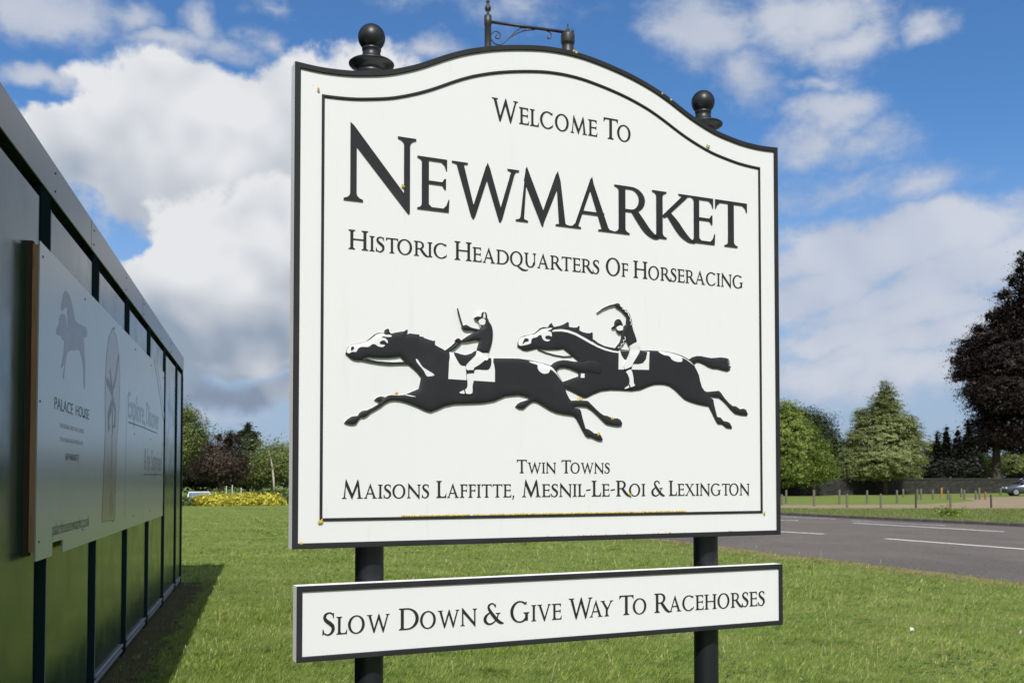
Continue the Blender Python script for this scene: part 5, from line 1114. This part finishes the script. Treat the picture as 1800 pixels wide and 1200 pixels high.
V = np.concatenate([np.stack([B - sd * .5, B + sd * .5, T_ + sd * .5, T_ - sd * .5], 1), np.stack([T_ - np.array([0, 0, .03]), T_ + sd * 1.6 - np.array([0, 0, .012]), T_ + np.array([0, 0, .012]), T_ - sd * 1.6 - np.array([0, 0, .012])], 1)])
ss = link_mesh('seed_stalks', quad_mesh('seed_stalks', V, material('seed_stalk', (0.36, 0.34, 0.17), .8, .2))); tag(ss, 'thin pale grass seed stalks standing in the lawn', 'grass', kind='stuff')
# scrap of litter
lp = ground(1604, 1113); m = MB(); m.add([(-.022, 0, .01), (.024, .01, .008), (.02, .022, .034), (-.014, .025, .044), (0, -.008, .032)], [(0, 1, 4), (1, 2, 4), (2, 3, 4), (3, 0, 4)])
o = m.build('litter_scrap', m_daisy); o.location = (lp.x, lp.y, .02); tag(o, 'crumpled white scrap of litter lying in the grass', 'litter')

# ================================================================== VEHICLES, MARKER POSTS
m_glass = material('car_glass', (0.012, 0.016, 0.020), 0.06, 0.6); m_tyre = material('tyre', (0.012, 0.012, 0.012), 0.85, 0.2); m_rim = material('wheel_rim', (0.35, 0.36, 0.38), 0.35, 0.5, metal=.7)
m_lens = material('lamp_lens', (0.62, 0.65, 0.68), 0.12, 0.6); m_trim = material('dark_trim', (0.02, 0.02, 0.022), 0.6, 0.3)
def vehicle(name, paint, loc_, rz, label, cat, stations, cabin, wheels, hw, top_paint=None, glass=None):
    root = tag(empty(name, loc_, rz), label, cat)
    m = MB(); vs = []; fs = []
    for (x, k, zl, zm, zt) in stations:
        w = hw * k; ring_ = [(0, zl), (.8 * w, zl), (w, zl + .14), (w * 1.0, zm), (.93 * w, zt), (0, zt + .03)]
        pts = ring_ + [(-a, b) for a, b in ring_[-2:0:-1]]
        vs += [(x, a, b) for a, b in pts]
    N = 10
    for j in range(len(stations) - 1):
        for i in range(N): fs.append((j * N + i, j * N + (i + 1) % N, (j + 1) * N + (i + 1) % N, (j + 1) * N + i))
    fs.append(tuple(range(N))[::-1]); fs.append(tuple((len(stations) - 1) * N + i for i in range(N)))
    m.add(vs, fs, 0, True); body = m.build('body', paint, root)
    (xb0, xb1, zb, xr0, xr1, zr, wb, wr_) = cabin
    c = [(xb0, -wb, zb), (xb1, -wb, zb), (xb1, wb, zb), (xb0, wb, zb), (xr0, -wr_, zr), (xr1, -wr_, zr), (xr1, wr_, zr), (xr0, wr_, zr)]
    m = MB(); m.add(c, [(0, 1, 5, 4), (1, 2, 6, 5), (2, 3, 7, 6), (3, 0, 4, 7), (4, 5, 6, 7)]); m.build('windows', glass or m_glass, root)
    m = MB(); m.bbox(xr0 - .04, xr1 + .04, -wr_ - .012, wr_ + .012, zr - .02, zr + .045, .02); m.build('roof', top_paint or paint, root)
    for a, b in ((0, 4), (1, 5), (2, 6), (3, 7)):
        m = MB(); m.tube([c[a], c[b]], .045, 6); m.build('pillar', paint, root)
    for sgn in (-1, 1):
        t = .52; p0 = ((xb0 + (xb1 - xb0) * t), sgn * (wb + .004), zb); p1 = ((xr0 + (xr1 - xr0) * t), sgn * (wr_ + .004), zr)
        m = MB(); m.tube([p0, p1], .04, 6); m.build('pillar', paint, root)
        m = MB(); m.bbox(xb0 + .25, xb0 + .40, sgn * (wb + .10) - .09, sgn * (wb + .10) + .09, zb + .02, zb + .16, .03); m.build('mirror', paint, root)
        m = MB(); m.bbox(.01, .20, sgn * hw * .66 - .15, sgn * hw * .66 + .15, .60, .74, .03); m.build('headlight', m_lens, root)
    m = MB(); m.bbox(-.02, .10, -hw * .55, hw * .55, .30, .44, .02); m.build('grille', m_trim, root)
    for xw in wheels:
        for sgn in (-1, 1):
            m = MB(); m.lathe([(.20, -.10), (.30, -.10), (.325, -.06), (.325, .06), (.30, .10), (.20, .10)], 20); wo_ = m.build('wheel', m_tyre, root); wo_.location = (xw, sgn * (hw - .09), .325); wo_.rotation_euler = (R(90), 0, 0)
            m = MB(); m.lathe([(.21, -.105), (.19, -.11), (.05, -.09), (.05, .09), (.19, .11), (.21, .105)], 14); m.build('rim', m_rim, wo_)
    return root
hatch = [(0, .74, .34, .52, .62), (.10, .86, .24, .58, .74), (.5, .96, .2, .62, .90), (1.0, .99, .2, .66, 1.0), (1.4, 1, .2, .7, 1.04), (3.3, 1, .2, .72, 1.06), (3.85, .95, .22, .7, 1.02), (4.05, .84, .32, .62, .9)]
cl = ground(1767, 871.3); cyaw = R(-14)
m_silver = material('silver_car_paint', (0.085, 0.098, 0.125), 0.22, 0.6, metal=.55, coat=.4)
vehicle('parked_car', m_silver, (cl.x + .15, cl.y + .6, 0), cyaw, 'silver hatchback car parked in the lay-by at the right edge', 'car', hatch, (.95, 3.85, 1.02, 1.75, 3.35, 1.55, .80, .64), (.78, 3.28), .88)
bpy.data.objects['parked_car'].scale = (1.1, 1.1, 1.1)
m_vanw = material('white_van_paint', (0.72, 0.72, 0.72), 0.25, 0.5, coat=.3)
vehicle('parked_van', m_vanw, (at(353, 850, 72).x, 71.5, -.90), R(106), 'white car with sky-coloured windows parked behind the yellow shrubs', 'car', hatch, (.75, 3.9, 1.02, 1.35, 3.6, 1.50, .80, .70), (.78, 3.28), .88, None, material('car_glass_sky_tint', (0.10, 0.15, 0.23), 0.08, 0.6))  # blue glass colour imitates sky reflected in the windows
for i, (px, a, b, lab) in enumerate(((398, 855, 870, 'tallest slim white post behind the yellow shrubs'), (408.5, 853, 868, 'slim grey-white post just right of the tallest white post'), (424, 858, 868, 'short pale post above the yellow shrubs, nearest the hedge'))):
    p = at(px, a, 66); m = MB(); m.lathe([(.026, -.2), (.026, p.z + .3), (.03, p.z + .33), (.002, p.z + .34)], 8); o = m.build('marker_post', m_vanw); o.location = (p.x, 66, -.3); tag(o, lab, 'post', 'slim pale posts behind the shrub bed')
